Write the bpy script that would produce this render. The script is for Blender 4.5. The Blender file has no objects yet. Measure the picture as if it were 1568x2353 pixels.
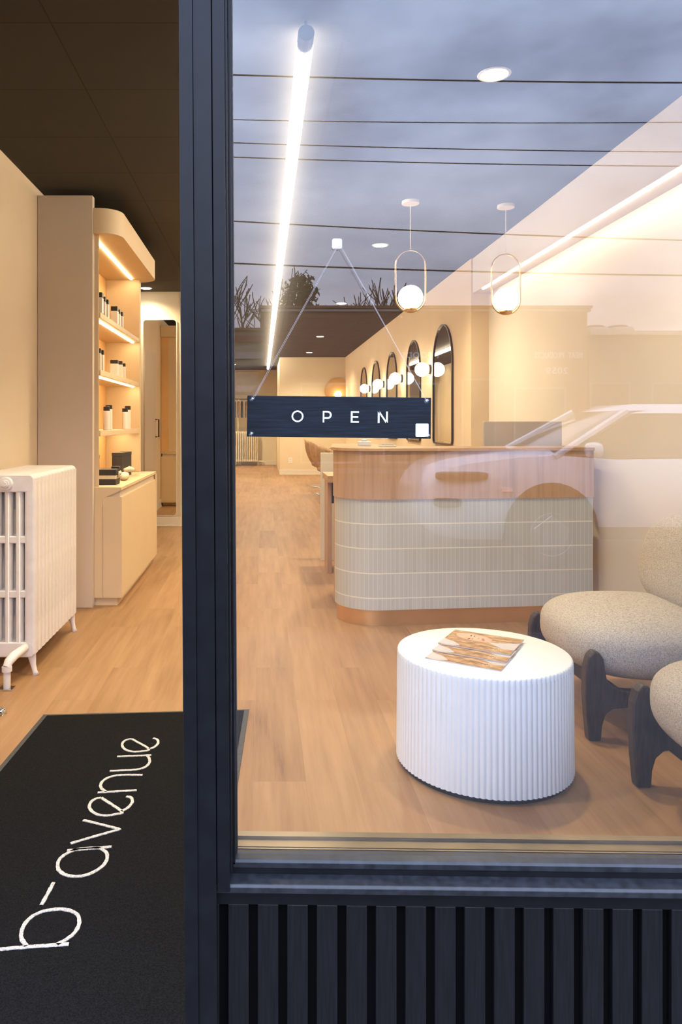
import bpy, bmesh, math, random
from mathutils import Vector, Matrix
random.seed(7)
PI = math.pi
C = bpy.context.scene.collection
F, CX, CY, EYE = 1700.0, 602.0, 972.0, 1.30        # lens in pixels of the 1568x2353 frame, vanishing point, eye height
GY = 1.20                                           # distance of the shop window

def at(px, py, Y):                                  # real position of a thing seen at a pixel and standing Y metres away
    return Vector(((px - CX) * Y / F, Y, EYE - (py - CY) * Y / F))
def on_floor(px, py, z=0.0):
    Y = F * (EYE - z) / (py - CY)
    return Vector(((px - CX) * Y / F, Y, z))

# ------------------------------------------------------------------ materials
def nt(name):
    m = bpy.data.materials.new(name); m.use_nodes = True
    n = m.node_tree.nodes; l = m.node_tree.links
    return m, n, l, n['Principled BSDF']
def ramp(n, l, fac, stops):
    r = n.new('ShaderNodeValToRGB'); e = r.color_ramp.elements
    while len(e) < len(stops): e.new(0.5)
    for k, (p, c) in enumerate(stops):
        e[k].position = p; e[k].color = (*c, 1)
    l.new(fac, r.inputs['Fac']); return r.outputs['Color']
def mapping(n, l, scale=(1, 1, 1), rot=(0, 0, 0), coord='Object'):
    tc = n.new('ShaderNodeTexCoord'); mp = n.new('ShaderNodeMapping')
    mp.inputs['Scale'].default_value = scale; mp.inputs['Rotation'].default_value = rot
    l.new(tc.outputs[coord], mp.inputs['Vector']); return mp.outputs['Vector']
def noise(n, l, vec, scale, detail=3, rough=.5):
    t = n.new('ShaderNodeTexNoise'); t.inputs['Scale'].default_value = scale
    t.inputs['Detail'].default_value = detail; t.inputs['Roughness'].default_value = rough
    l.new(vec, t.inputs['Vector']); return t.outputs['Fac']
def bump(n, l, b, fac, strength, dist=.002):
    k = n.new('ShaderNodeBump'); k.inputs['Strength'].default_value = strength
    k.inputs['Distance'].default_value = dist
    l.new(fac, k.inputs['Height']); l.new(k.outputs['Normal'], b.inputs['Normal'])
def mat(name, col, rough=.6, metal=0., var=.06, scale=8., bumps=0., coat=0., spec=None, stretch=(1, 1, 1), detail=3):
    m, n, l, b = nt(name)
    v = mapping(n, l, stretch)
    f = noise(n, l, v, scale, detail)
    lo = tuple(max(0, c * (1 - var * 2)) for c in col); hi = tuple(min(1, c * (1 + var * 2)) for c in col)
    l.new(ramp(n, l, f, [(.3, lo), (.7, hi)]), b.inputs['Base Color'])
    b.inputs['Roughness'].default_value = rough; b.inputs['Metallic'].default_value = metal
    if coat: b.inputs['Coat Weight'].default_value = coat
    if spec is not None: b.inputs['Specular IOR Level'].default_value = spec
    if bumps: bump(n, l, b, f, bumps)
    return m
def emit(name, col, strength):
    m, n, l, b = nt(name)
    b.inputs['Base Color'].default_value = (.9, .9, .9, 1)
    b.inputs['Emission Color'].default_value = (*col, 1); b.inputs['Emission Strength'].default_value = strength
    return m

M = {}
M['wall'] = mat('warm beige paint', (.80, .655, .47), .85, var=.015, scale=2)
M['wall_pale'] = mat('cream paint', (.80, .70, .52), .85, var=.015, scale=2)
M['wall_white'] = mat('pale paint by the window', (.80, .74, .66), .85, var=.01, scale=2)
M['trimwhite'] = mat('cream trim paint', (.80, .75, .64), .5, var=.01)
M['joinery'] = mat('warm cream lacquer', (.76, .59, .37), .5, var=.01, scale=3)
M['oakback'] = mat('warm oak lining', (.80, .50, .22), .5, var=.03, scale=3)
M['pier'] = mat('taupe lacquer', (.68, .57, .45), .6, var=.01, scale=3)
M['white_metal'] = mat('white radiator paint', (.82, .77, .74), .42, var=.03, scale=14, bumps=.12)
M['cream_metal'] = mat('cream radiator paint', (.75, .66, .5), .5, var=.02)
M['navy'] = mat('dark navy frame paint', (.0055, .0058, .0068), .34, var=.12, scale=30, bumps=.04, detail=6, spec=.20)
M['navy_sill'] = mat('weathered navy sill paint', (.011, .012, .0145), .42, var=.3, scale=60, bumps=.25, detail=8)
M['slat'] = mat('navy wood grain', (.0024, .0026, .0032), .5, var=.35, scale=40, bumps=.35, spec=.3, stretch=(6, 6, .35), detail=6)
M['groove'] = mat('black felt backing', (.002, .002, .002), .95, var=.1, spec=.1)
M['bronze'] = mat('bronze glazing channel', (.30, .245, .18), .38, metal=.75, var=.2, scale=5, stretch=(1, 1, 8))
M['rubber'] = mat('black gasket rubber', (.008, .008, .009), .6)
M['rubber_edge'] = mat('grey mat rubber', (.055, .055, .058), .7, var=.1, scale=60)
M['chrome'] = mat('chrome', (.7, .72, .75), .12, metal=1, var=.02)
M['brass'] = mat('brushed brass', (.78, .55, .26), .25, metal=1, var=.03)
M['brass_base'] = mat('brass kick plate', (.72, .47, .20), .33, metal=.85, var=.06, scale=3)
M['black'] = mat('black lacquer', (.012, .011, .012), .35, var=.05)
M['black_soft'] = mat('black card', (.018, .017, .02), .6, var=.1)
M['white_lacq'] = mat('white lacquer', (.90, .94, .95), .42, var=.01)
M['glaze'] = mat('white bottle plastic', (.85, .78, .68), .3, var=.01)
M['ribbon'] = mat('cream ribbon', (.8, .7, .5), .6, var=.05)
M['leather'] = mat('tan leather', (.40, .25, .14), .45, var=.08, scale=20, bumps=.1)
M['darkwood'] = mat('dark stained oak', (.034, .018, .011), .42, var=.3, scale=25, bumps=.25, stretch=(4, 4, .6), detail=6)
M['screen_back'] = mat('silver grey display casing', (.60, .55, .50), .5, metal=.0, var=.02)
M['amber'] = None
M['signboard'] = mat('charcoal brushed sign board', (.0042, .0075, .0112), .5, var=.3, spec=.2, scale=30, bumps=.15, stretch=(.6, 3, 9), detail=7)
M['lettering'] = mat('white lettering', (.85, .85, .85), .6, var=.01)
M['sticker'] = mat('white sticker', (.85, .88, .92), .5, var=.01)
M['asphalt'] = mat('asphalt', (.045, .042, .042), .85, var=.15, scale=30, bumps=.2)
M['concrete'] = mat('concrete sidewalk', (.095, .086, .080), .85, var=.08, scale=10)
M['carpaint'] = mat('white car paint', (.82, .82, .84), .2, var=.01, coat=.8)
M['carglass'] = mat('dark car glass', (.02, .022, .026), .06, var=.02)
M['carblack'] = mat('black car trim', (.02, .02, .02), .5, var=.05)
M['tyre'] = mat('tyre rubber', (.02, .02, .02), .85, var=.1)
M['orange'] = emit('orange marker lens', (1, .25, .02), 1.3)
M['bark'] = mat('grey brown bark', (.05, .04, .04), .9, var=.2, scale=12)
M['needles'] = mat('dark green needles', (.028, .035, .022), .9, var=.3, scale=6)
M['wire'] = mat('black cable sheath', (.012, .012, .014), .7)
M['stone'] = mat('pale stone coping', (.42, .36, .33), .8, var=.06)
M['shutter'] = mat('grey metal shutter', (.35, .34, .34), .5, var=.05)
M['darkpane'] = mat('dark shop pane', (.03, .032, .04), .15, var=.1)
M['pavwhite'] = mat('white sign letters', (.85, .85, .86), .6, var=.01)
M['blind'] = mat('pale fabric blind', (.62, .58, .6), .9, var=.02)
M['cloth_a'] = mat('brown hanging cloth', (.16, .09, .05), .9, var=.2)
M['cloth_b'] = mat('black hanging cloth', (.015, .014, .016), .9, var=.2)
M['paper'] = mat('magazine paper', (.60, .56, .56), .5, var=.02)
M['skin'] = mat('printed skin tone', (.72, .42, .29), .5, var=.05, scale=30)
M['lips'] = mat('printed lip colour', (.52, .16, .13), .5, var=.05)
M['shadowprint'] = mat('printed dark brown', (.10, .05, .03), .5, var=.1)
M['pile'] = mat('pale mat pile lettering', (.62, .58, .54), .95, var=.25, scale=250, bumps=.6)

def m_floor():
    m, n, l, b = nt('oak laminate planks')
    v = mapping(n, l, (1, 1, 1), (0, 0, PI / 2))
    br = n.new('ShaderNodeTexBrick'); br.offset = .37; br.squash = 1
    for k, val in (('Scale', 1.0), ('Mortar Size', .0008), ('Mortar Smooth', .1), ('Bias', 0.), ('Brick Width', 1.25), ('Row Height', .19)):
        br.inputs[k].default_value = val
    br.inputs['Color1'].default_value = (.0, .0, .0, 1); br.inputs['Color2'].default_value = (1, 1, 1, 1)
    br.inputs['Mortar'].default_value = (.25, .25, .25, 1)
    l.new(v, br.inputs['Vector'])
    v2 = mapping(n, l, (9, .55, 1))
    ad = n.new('ShaderNodeVectorMath'); ad.operation = 'MULTIPLY_ADD'
    ad.inputs[1].default_value = (3, 3, 3)
    l.new(br.outputs['Color'], ad.inputs[0]); l.new(v2, ad.inputs[2])
    g = noise(n, l, ad.outputs[0], 2.2, 9, .62)
    v3 = mapping(n, l, (2.2, .8, 1)); g2 = noise(n, l, v3, 1.7, 5, .55)
    mx = n.new('ShaderNodeMath'); mx.operation = 'MULTIPLY_ADD'; mx.inputs[1].default_value = .20
    l.new(br.outputs['Color'], mx.inputs[0]); l.new(g, mx.inputs[2])
    m2 = n.new('ShaderNodeMath'); m2.operation = 'MULTIPLY_ADD'; m2.inputs[1].default_value = .35
    l.new(g2, m2.inputs[0]); l.new(mx.outputs[0], m2.inputs[2])
    col = ramp(n, l, m2.outputs[0], [(.40, (.15, .068, .032)), (.56, (.265, .140, .062)), (.74, (.33, .184, .086)), (1.0, (.41, .24, .12))])
    l.new(col, b.inputs['Base Color']); b.inputs['Roughness'].default_value = .42
    b.inputs['Specular IOR Level'].default_value = .35
    bump(n, l, b, g, .08)
    return m
M['floor'] = m_floor()
def m_ceiling():
    m, n, l, b = nt('dark brown ceiling tiles')
    v = mapping(n, l, (1, 1, 1))
    br = n.new('ShaderNodeTexBrick'); br.offset = 0
    for k, val in (('Scale', 1.0), ('Mortar Size', .004), ('Brick Width', 1.22), ('Row Height', .61)):
        br.inputs[k].default_value = val
    br.inputs['Color1'].default_value = (.056, .054, .050, 1); br.inputs['Color2'].default_value = (.060, .058, .053, 1)
    br.inputs['Mortar'].default_value = (.045, .037, .029, 1)
    l.new(v, br.inputs['Vector']); l.new(br.outputs['Color'], b.inputs['Base Color'])
    b.inputs['Roughness'].default_value = .95; b.inputs['Specular IOR Level'].default_value = .1
    return m
M['ceiling'] = m_ceiling()
def m_wood(name, c0, c1, c2, sc=(14, 14, .7), rough=.45):
    m, n, l, b = nt(name)
    v = mapping(n, l, sc); g = noise(n, l, v, 1.6, 8, .6)
    l.new(ramp(n, l, g, [(.3, c0), (.5, c1), (.72, c2)]), b.inputs['Base Color'])
    b.inputs['Roughness'].default_value = rough; bump(n, l, b, g, .06)
    return m
M['oak'] = m_wood('light oak veneer', (.38, .23, .125), (.50, .32, .19), (.56, .375, .225))
M['oak_top'] = m_wood('oak worktop', (.40, .24, .13), (.52, .34, .2), (.6, .4, .24), (.7, 14, 14))
def m_tile():
    # narrow vertical finger tiles; V runs along the length of the counter via UV
    m, n, l, b = nt('grey green finger tiles')
    uv = n.new('ShaderNodeUVMap'); br = n.new('ShaderNodeTexBrick'); br.offset = 0
    for k, val in (('Scale', 1.0), ('Mortar Size', .0016), ('Mortar Smooth', .2), ('Brick Width', .0285), ('Row Height', .158)):
        br.inputs[k].default_value = val
    br.inputs['Color1'].default_value = (.50, .525, .51, 1); br.inputs['Color2'].default_value = (.55, .575, .56, 1)
    br.inputs['Mortar'].default_value = (.70, .71, .64, 1)
    l.new(uv.outputs['UV'], br.inputs['Vector'])
    b2 = n.new('ShaderNodeTexBrick'); b2.offset = 0
    for k, val in (('Scale', 1.0), ('Mortar Size', .0042), ('Mortar Smooth', .2), ('Brick Width', 50.), ('Row Height', .158)): b2.inputs[k].default_value = val
    b2.inputs['Color1'].default_value = b2.inputs['Color2'].default_value = (0, 0, 0, 1); b2.inputs['Mortar'].default_value = (1, 1, 1, 1)
    l.new(uv.outputs['UV'], b2.inputs['Vector'])
    mxx = n.new('ShaderNodeMixRGB'); l.new(b2.outputs['Color'], mxx.inputs[0]); l.new(br.outputs['Color'], mxx.inputs[1]); mxx.inputs[2].default_value = (.80, .79, .70, 1)
    l.new(mxx.outputs[0], b.inputs['Base Color'])
    b.inputs['Roughness'].default_value = .35
    bump(n, l, b, br.outputs['Fac'], -.12, .001)
    return m
M['tile'] = m_tile()
def m_fabric():
    m, n, l, b = nt('oatmeal boucle weave')
    v = mapping(n, l, (1, 1, 1))
    f1 = noise(n, l, mapping(n, l, (1, 1, 6)), 95, 3, .75); f2 = noise(n, l, mapping(n, l, (6, 6, 1)), 85, 3, .75)
    f3 = noise(n, l, v, 240, 2, .6)
    a = n.new('ShaderNodeMath'); a.operation = 'ADD'; l.new(f1, a.inputs[0]); l.new(f2, a.inputs[1])
    a2 = n.new('ShaderNodeMath'); a2.operation = 'ADD'; l.new(a.outputs[0], a2.inputs[0]); l.new(f3, a2.inputs[1])
    a3 = n.new('ShaderNodeMath'); a3.operation = 'DIVIDE'; a3.inputs[1].default_value = 3; l.new(a2.outputs[0], a3.inputs[0])
    l.new(ramp(n, l, a3.outputs[0], [(.40, (.32, .27, .22)), (.49, (.55, .49, .42)), (.58, (.70, .65, .56))]), b.inputs['Base Color'])
    b.inputs['Roughness'].default_value = .95; b.inputs['Specular IOR Level'].default_value = .1
    bump(n, l, b, a3.outputs[0], .9, .006)
    return m
M['fabric'] = m_fabric()
def m_carpet():
    m, n, l, b = nt('black mat pile')
    v = mapping(n, l); f = noise(n, l, v, 260, 4, .7)
    l.new(ramp(n, l, f, [(.35, (.006, .006, .007)), (.7, (.020, .020, .021))]), b.inputs['Base Color'])
    b.inputs['Roughness'].default_value = 1; b.inputs['Specular IOR Level'].default_value = .05
    bump(n, l, b, f, .8, .003)
    return m
M['carpet'] = m_carpet()
def m_mirror(name, tint):
    m, n, l, b = nt(name); b.inputs['Base Color'].default_value = (*tint, 1)
    b.inputs['Metallic'].default_value = 1; b.inputs['Roughness'].default_value = .015
    return m
M['mirror'] = m_mirror('silvered mirror', (.80, .78, .74))
M['chrome_soft'] = m_mirror('chrome edging', (.8, .8, .8))
def m_glass(name, refl, tint=(.97, .98, .98)):
    m = bpy.data.materials.new(name); m.use_nodes = True
    n = m.node_tree.nodes; l = m.node_tree.links; n.clear()
    o = n.new('ShaderNodeOutputMaterial'); mx = n.new('ShaderNodeMixShader')
    t = n.new('ShaderNodeBsdfTransparent'); t.inputs['Color'].default_value = (*tint, 1)
    g = n.new('ShaderNodeBsdfGlossy'); g.inputs['Roughness'].default_value = 0
    fr = n.new('ShaderNodeFresnel'); fr.inputs['IOR'].default_value = 1.5
    ad = n.new('ShaderNodeMath'); ad.operation = 'MULTIPLY_ADD'; ad.inputs[1].default_value = 1.2; ad.inputs[2].default_value = refl
    ad.use_clamp = True
    l.new(fr.outputs[0], ad.inputs[0]); l.new(ad.outputs[0], mx.inputs[0])
    l.new(t.outputs[0], mx.inputs[1]); l.new(g.outputs[0], mx.inputs[2]); l.new(mx.outputs[0], o.inputs[0])
    return m
M['glass'] = m_glass('shop window glass', .056)
def m_clear(name):
    m = bpy.data.materials.new(name); m.use_nodes = True
    n = m.node_tree.nodes; l = m.node_tree.links; n.clear()
    o = n.new('ShaderNodeOutputMaterial'); mx = n.new('ShaderNodeMixShader'); mx.inputs[0].default_value = .3
    t = n.new('ShaderNodeBsdfTransparent')
    g = n.new('ShaderNodeBsdfGlossy'); g.inputs['Roughness'].default_value = .15
    l.new(t.outputs[0], mx.inputs[1]); l.new(g.outputs[0], mx.inputs[2]); l.new(mx.outputs[0], o.inputs[0])
    return m
M['clear'] = m_clear('clear plastic')
def m_amber():
    m, n, l, b = nt('amber glass disc')
    b.inputs['Base Color'].default_value = (.42, .23, .08, 1)
    b.inputs['Roughness'].default_value = .35
    b.inputs['Emission Color'].default_value = (1, .50, .14, 1); b.inputs['Emission Strength'].default_value = .22
    return m
M['amber'] = m_amber()
def m_brick():
    m, n, l, b = nt('red brown brick')
    v = mapping(n, l, (1, 1, 1), (PI / 2, 0, 0))
    br = n.new('ShaderNodeTexBrick')
    for k, val in (('Scale', 1.0), ('Mortar Size', .008), ('Brick Width', .23), ('Row Height', .075)):
        br.inputs[k].default_value = val
    br.inputs['Color1'].default_value = (.26, .10, .07, 1); br.inputs['Color2'].default_value = (.19, .07, .05, 1)
    br.inputs['Mortar'].default_value = (.24, .14, .11, 1)
    l.new(v, br.inputs['Vector']); l.new(br.outputs['Color'], b.inputs['Base Color']); b.inputs['Roughness'].default_value = .9
    return m
M['brick'] = m_brick()
M['siding'] = mat('grey green siding', (.24, .22, .17), .8, var=.1)
def m_hair():
    m, n, l, b = nt('printed blond waves')
    tc = n.new('ShaderNodeTexCoord'); mp = n.new('ShaderNodeMapping'); mp.inputs['Scale'].default_value = (7, 34, 1)
    l.new(tc.outputs['Object'], mp.inputs['Vector'])
    d = n.new('ShaderNodeTexNoise'); d.inputs['Scale'].default_value = 1.3; d.inputs['Detail'].default_value = 2
    l.new(mp.outputs['Vector'], d.inputs['Vector'])
    f = noise(n, l, d.outputs['Color'], 5, 5, .6)
    f2 = noise(n, l, mp.outputs['Vector'], 2.2, 6, .65)
    a = n.new('ShaderNodeMath'); a.operation = 'ADD'; l.new(f, a.inputs[0]); l.new(f2, a.inputs[1])
    hf = n.new('ShaderNodeMath'); hf.operation = 'MULTIPLY'; hf.inputs[1].default_value = .5; l.new(a.outputs[0], hf.inputs[0])
    l.new(ramp(n, l, hf.outputs[0], [(.36, (.10, .05, .025)), (.46, (.36, .19, .08)), (.55, (.62, .40, .2)), (.66, (.80, .62, .38))]), b.inputs['Base Color'])
    b.inputs['Roughness'].default_value = .35
    return m
M['hairprint'] = m_hair()
WARM = (1.0, .82, .52)
M['tube'] = emit('warm white tube diffuser', (1, .84, .62), 27)
M['strip'] = emit('warm LED strip', (1, .82, .58), 23)
M['strip_soft'] = emit('warm shelf LED', (1, .76, .43), 36)
M['globe'] = emit('opal glass globe', (1, .86, .62), 7)
M['globe_far'] = emit('opal sconce globe', (1, .82, .54), 15)
M['downlight'] = emit('downlight lens', (1, .95, .85), 18)

# ------------------------------------------------------------------ mesh helpers
class MB:
    def __init__(s): s.v = []; s.f = []; s.uv = None
    def add(s, vs, fs):
        o = len(s.v); s.v += [Vector(p) for p in vs]; s.f += [tuple(i + o for i in f) for f in fs]; return s
    def box(s, x0, x1, y0, y1, z0, z1):
        return s.add([(x, y, z) for z in (z0, z1) for y in (y0, y1) for x in (x0, x1)],
                     [(0, 2, 3, 1), (4, 5, 7, 6), (0, 1, 5, 4), (2, 6, 7, 3), (0, 4, 6, 2), (1, 3, 7, 5)])
    def prism(s, poly, fn0, fn1):                   # poly in 2D -> two 3D rings
        n = len(poly)
        return s.add([fn0(*p) for p in poly] + [fn1(*p) for p in poly],
                     [tuple(range(n))[::-1], tuple(range(n, 2 * n))] + [(i, (i + 1) % n, n + (i + 1) % n, n + i) for i in range(n)])
    def tube(s, path, r, seg=8, closed=False, caps=True):
        path = [Vector(p) for p in path]; n = len(path)
        rs = r if isinstance(r, (list, tuple)) else [r] * n
        o = len(s.v); up = None
        for i, p in enumerate(path):
            a = path[(i - 1) % n] if (closed or i > 0) else p
            b = path[(i + 1) % n] if (closed or i < n - 1) else p
            t = (b - a).normalized()
            if up is None:
                up = Vector((0, 0, 1)) if abs(t.z) < .9 else Vector((1, 0, 0))
            u = (up - t * up.dot(t)).normalized(); w = t.cross(u); up = u
            for k in range(seg):
                an = 2 * PI * k / seg
                s.v.append(p + (u * math.cos(an) + w * math.sin(an)) * rs[i])
        for i in range(n if closed else n - 1):
            j = (i + 1) % n
            for k in range(seg):
                k2 = (k + 1) % seg
                s.f.append((o + i * seg + k, o + i * seg + k2, o + j * seg + k2, o + j * seg + k))
        if caps and not closed:
            s.f.append(tuple(o + k for k in range(seg))[::-1]); s.f.append(tuple(o + (n - 1) * seg + k for k in range(seg)))
        return s
    def lathe(s, prof, c, seg=32, axis='z'):        # prof: (radius, height)
        o = len(s.v); n = len(prof); c = Vector(c)
        for r, h in prof:
            for k in range(seg):
                a = 2 * PI * k / seg; x, y = r * math.cos(a), r * math.sin(a)
                p = {'z': (x, y, h), 'x': (h, x, y), 'y': (y, h, x)}[axis]
                s.v.append(c + Vector(p))
        for i in range(n - 1):
            for k in range(seg):
                k2 = (k + 1) % seg
                s.f.append((o + i * seg + k, o + i * seg + k2, o + (i + 1) * seg + k2, o + (i + 1) * seg + k))
        s.f.append(tuple(o + k for k in range(seg))[::-1]); s.f.append(tuple(o + (n - 1) * seg + k for k in range(seg)))
        return s
    def sphere(s, c, r, seg=24, rings=14, sc=(1, 1, 1)):
        prof = [(max(1e-4, math.sin(PI * i / rings)) * r, -math.cos(PI * i / rings) * r) for i in range(rings + 1)]
        o = len(s.v); s.lathe(prof, (0, 0, 0), seg)
        for i in range(o, len(s.v)):
            p = s.v[i]; s.v[i] = Vector((p.x * sc[0], p.y * sc[1], p.z * sc[2])) + Vector(c)
        return s
    def superell(s, c, abc, e1, e2, seg=48, rings=28, rot=None):
        def sp(v, e): return math.copysign(abs(v) ** e, v)
        o = len(s.v)
        for i in range(rings + 1):
            ph = -PI / 2 + PI * i / rings
            for k in range(seg):
                th = 2 * PI * k / seg
                cp = max(1e-3, math.cos(ph))
                p = Vector((abc[0] * sp(cp, e1) * sp(math.cos(th), e2), abc[1] * sp(cp, e1) * sp(math.sin(th), e2), abc[2] * sp(math.sin(ph), e1)))
                if rot: p = rot @ p
                s.v.append(p + Vector(c))
        for i in range(rings):
            for k in range(seg):
                k2 = (k + 1) % seg
                s.f.append((o + i * seg + k, o + i * seg + k2, o + (i + 1) * seg + k2, o + (i + 1) * seg + k))
        s.f.append(tuple(o + k for k in range(seg))[::-1]); s.f.append(tuple(o + rings * seg + k for k in range(seg)))
        return s
    def build(s, name, m, parent=None, smooth=False, bevel=0., bseg=2, xf=None, origin=None):
        me = bpy.data.meshes.new(name)
        vs = [xf(p) for p in s.v] if xf else s.v
        off = Vector((0, 0, 0))
        if parent is not None:
            q = parent
            while q is not None: off += q.location; q = q.parent
        org = Vector((0, 0, 0))
        if parent is None:
            if origin is None:
                xs = [p.x for p in vs]; ys = [p.y for p in vs]; zs = [p.z for p in vs]
                org = Vector(((min(xs) + max(xs)) / 2, (min(ys) + max(ys)) / 2, min(zs)))
            else: org = Vector(origin)
        me.from_pydata([tuple(p - off - org) for p in vs], [], s.f)
        bm = bmesh.new(); bm.from_mesh(me)
        bmesh.ops.recalc_face_normals(bm, faces=bm.faces); bm.to_mesh(me); bm.free()
        if smooth:
            for p in me.polygons: p.use_smooth = True
        me.materials.append(m)
        o = bpy.data.objects.new(name, me); C.objects.link(o)
        o.location = org if parent is None else (0, 0, 0)
        if parent is not None: o.parent = parent
        if bevel:
            b = o.modifiers.new('bevel', 'BEVEL'); b.width = bevel; b.segments = bseg; b.limit_method = 'ANGLE'
            b.harden_normals = False
            if smooth is False:
                for p in me.polygons: p.use_smooth = False
        if smooth == 'auto':
            pass
        return o
def smooth_angle(o, deg=35):
    me = o.data
    for p in me.polygons: p.use_smooth = True
    bm = bmesh.new(); bm.from_mesh(me)
    for e in bm.edges:
        if len(e.link_faces) == 2 and e.calc_face_angle(0) > math.radians(deg): e.smooth = False
    bm.to_mesh(me); bm.free()
    return o
def tag(o, label=None, cat=None, group=None, kind=None):
    if label: o['label'] = label
    if cat: o['category'] = cat
    if group: o['group'] = group
    if kind: o['kind'] = kind
    return o
def thing(name, label, cat, loc, group=None):
    o = bpy.data.objects.new(name, None); C.objects.link(o); o.location = loc; o.empty_display_size = .1
    return tag(o, label, cat, group)
def struct(name, mb, m, label, cat, parent=None, **k):
    o = mb.build(name, m, parent, **k)
    if parent is None: tag(o, label, cat, None, 'structure')
    return o
def copy_tree(o, parent=None):
    c = o.copy(); C.objects.link(c)
    if parent is not None: c.parent = parent
    for ch in list(o.children): copy_tree(ch, c)
    return c
def rounded(x0, x1, y0, y1, r, n=8, corners=(1, 1, 1, 1)):   # corner order: x0y0, x1y0, x1y1, x0y1
    out = []
    for (cx, cy, a0, on) in ((x0 + r, y0 + r, PI, corners[0]), (x1 - r, y0 + r, 1.5 * PI, corners[1]), (x1 - r, y1 - r, 0, corners[2]), (x0 + r, y1 - r, .5 * PI, corners[3])):
        if on:
            for k in range(n + 1):
                a = a0 + .5 * PI * k / n; out.append((cx + r * math.cos(a), cy + r * math.sin(a)))
        else:
            out.append((x0 if cx == x0 + r and a0 in (PI, .5 * PI) else x1, y0 if a0 in (PI, 1.5 * PI) else y1))
    return out

# ------------------------------------------------------------------ room shell
ZC = 2.95; XL = -1.58; XR = 2.28; XM = 2.10; YB = 18.6; YB2 = 23.0; XP = -1.03; YP = 9.3
struct('floor', MB().box(-1.7, 2.4, 1.24, 23.2, -.12, 0), M['floor'], 'warm oak plank floor running through the salon', 'floor')
struct('ceiling', MB().box(-1.7, 2.4, 1.2, 23.2, ZC, ZC + .1), M['ceiling'], 'dark brown tiled ceiling', 'ceiling')
struct('wall_left', MB().box(XL - .1, XL, 1.26, YP + .1, 0, ZC), M['wall'], 'beige wall behind the white radiator', 'wall')
struct('wall_partition', MB().box(XL, XP, YP, YP + .1, 0, ZC), M['wall_pale'], 'cream wall facing the street beyond the shelving', 'wall')
struct('wall_corridor', MB().box(XP - .1, XP, YP + .1, YB2, 0, ZC), M['wall_pale'], 'cream side wall of the rear salon', 'wall')
struct('wall_right', MB().box(XR, XR + .1, 1.26, 7.42, 0, ZC), M['wall_white'], 'pale wall behind the armchairs', 'wall')
struct('wall_mirrors', MB().box(XM, XM + .3, 7.42, YB, 0, ZC), M['wall'], 'beige wall carrying the arched mirrors', 'wall')
struct('wall_back', MB().box(.45, XM, YB, YB2, 0, ZC), M['wall_pale'], 'cream wall at the back of the salon', 'wall')
struct('wall_rear', MB().box(XP - .1, .45, YB2, YB2 + .1, 0, ZC), M['wall_pale'], 'cream wall behind the far radiator', 'wall')
struct('ceiling_soffit', MB().box(2.115, XR, 1.26, 7.42, 2.60, ZC), M['wall_white'], 'pale soffit above the light strip', 'ceiling', bevel=.003)
def baseboard(name, x0, x1, y0, y1, dx, dy, label):
    mb = MB().box(x0, x1, y0, y1, 0, .12)
    mb.box(x0 + (dx if dx < 0 else 0), x1 + (dx if dx > 0 else 0), y0 + (dy if dy < 0 else 0), y1, 0, .022)
    return struct(name, mb, M['trimwhite'], label, 'baseboard', bevel=.004)
baseboard('baseboard_back', .44, XM, YB - .018, YB, 0, -.01, 'white baseboard along the cream back wall')
baseboard('baseboard_partition', XL, XP + .012, YP - .02, YP, 0, -.01, 'white baseboard under the tall mirror')
baseboard('baseboard_left', XL, XL + .015, 7.05, YP - .02, .008, 0, 'white baseboard between cabinet and tall mirror')
baseboard('baseboard_rear', XP, .45, YB2 - .018, YB2, 0, -.01, 'white baseboard behind the far radiator')
struct('trim_1', MB().box(XP, XP + .018, YP - .01, YP + .12, 0, ZC), M['trimwhite'], 'slim cream corner trim beside the tall mirror', 'trim', bevel=.003)
# door on the left wall that the tall mirror reflects
d = thing('door_1', 'taupe flush door seen in the tall mirror', 'door', (XL, 8.2, 0)); d['kind'] = 'structure'
MB().box(XL, XL + .03, 7.72, 8.75, .01, 2.3).build('door_leaf', M['pier'], d, bevel=.003)
h = MB().tube([(XL + .03, 7.80, 1.1), (XL + .08, 7.80, 1.1), (XL + .08, 7.80, 1.35), (XL + .03, 7.80, 1.35)], .01)
h.build('handle', M['black'], d)

# ------------------------------------------------------------------ shop front
LEAN = .0064
def lean(p): return Vector((p.x + (EYE - p.z) * LEAN, p.y, p.z))
def slope(p): return Vector((p.x, p.y, p.z - .0125 * (p.x + .08)))
w1 = thing('window_1', 'large shop window in a dark navy frame', 'window', (.6, GY, .58)); w1['kind'] = 'structure'
mb = MB().box(-.124, -.103, 1.136, 1.26, 0, 2.5)
mb.box(-.1035, -.0745, 1.140, 1.25, 0, 2.5); mb.build('jamb_post', M['navy'], w1, bevel=.0012, xf=lean)
MB().box(-.0738, -.054, 1.142, 1.25, .575, 2.5).build('window_stile', M['navy'], w1, bevel=.0015, xf=lean)
MB().box(-.0545, -.0505, 1.150, 1.25, .60, 2.5).box(-.0508, -.0462, 1.172, 1.23, .60, 2.5).build('glazing_bead', M['navy'], w1, bevel=.001, xf=lean)
MB().box(-.0462, -.0437, 1.188, 1.215, .60, 2.5).build('gasket', M['rubber'], w1, xf=lean)
MB().add([(-.0445, GY, .606), (1.75, GY, .583), (1.75, GY, 2.42), (-.053, GY, 2.42)], [(0, 1, 2, 3)]).build('glass', M['glass'], w1)
MB().box(-.124, 1.9, 1.14, 1.25, 2.40, 2.5).build('head_rail', M['navy'], w1, bevel=.002)
MB().box(1.74, 1.84, 1.14, 1.25, .0, 2.5).build('right_stile', M['navy'], w1, bevel=.002)
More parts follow.
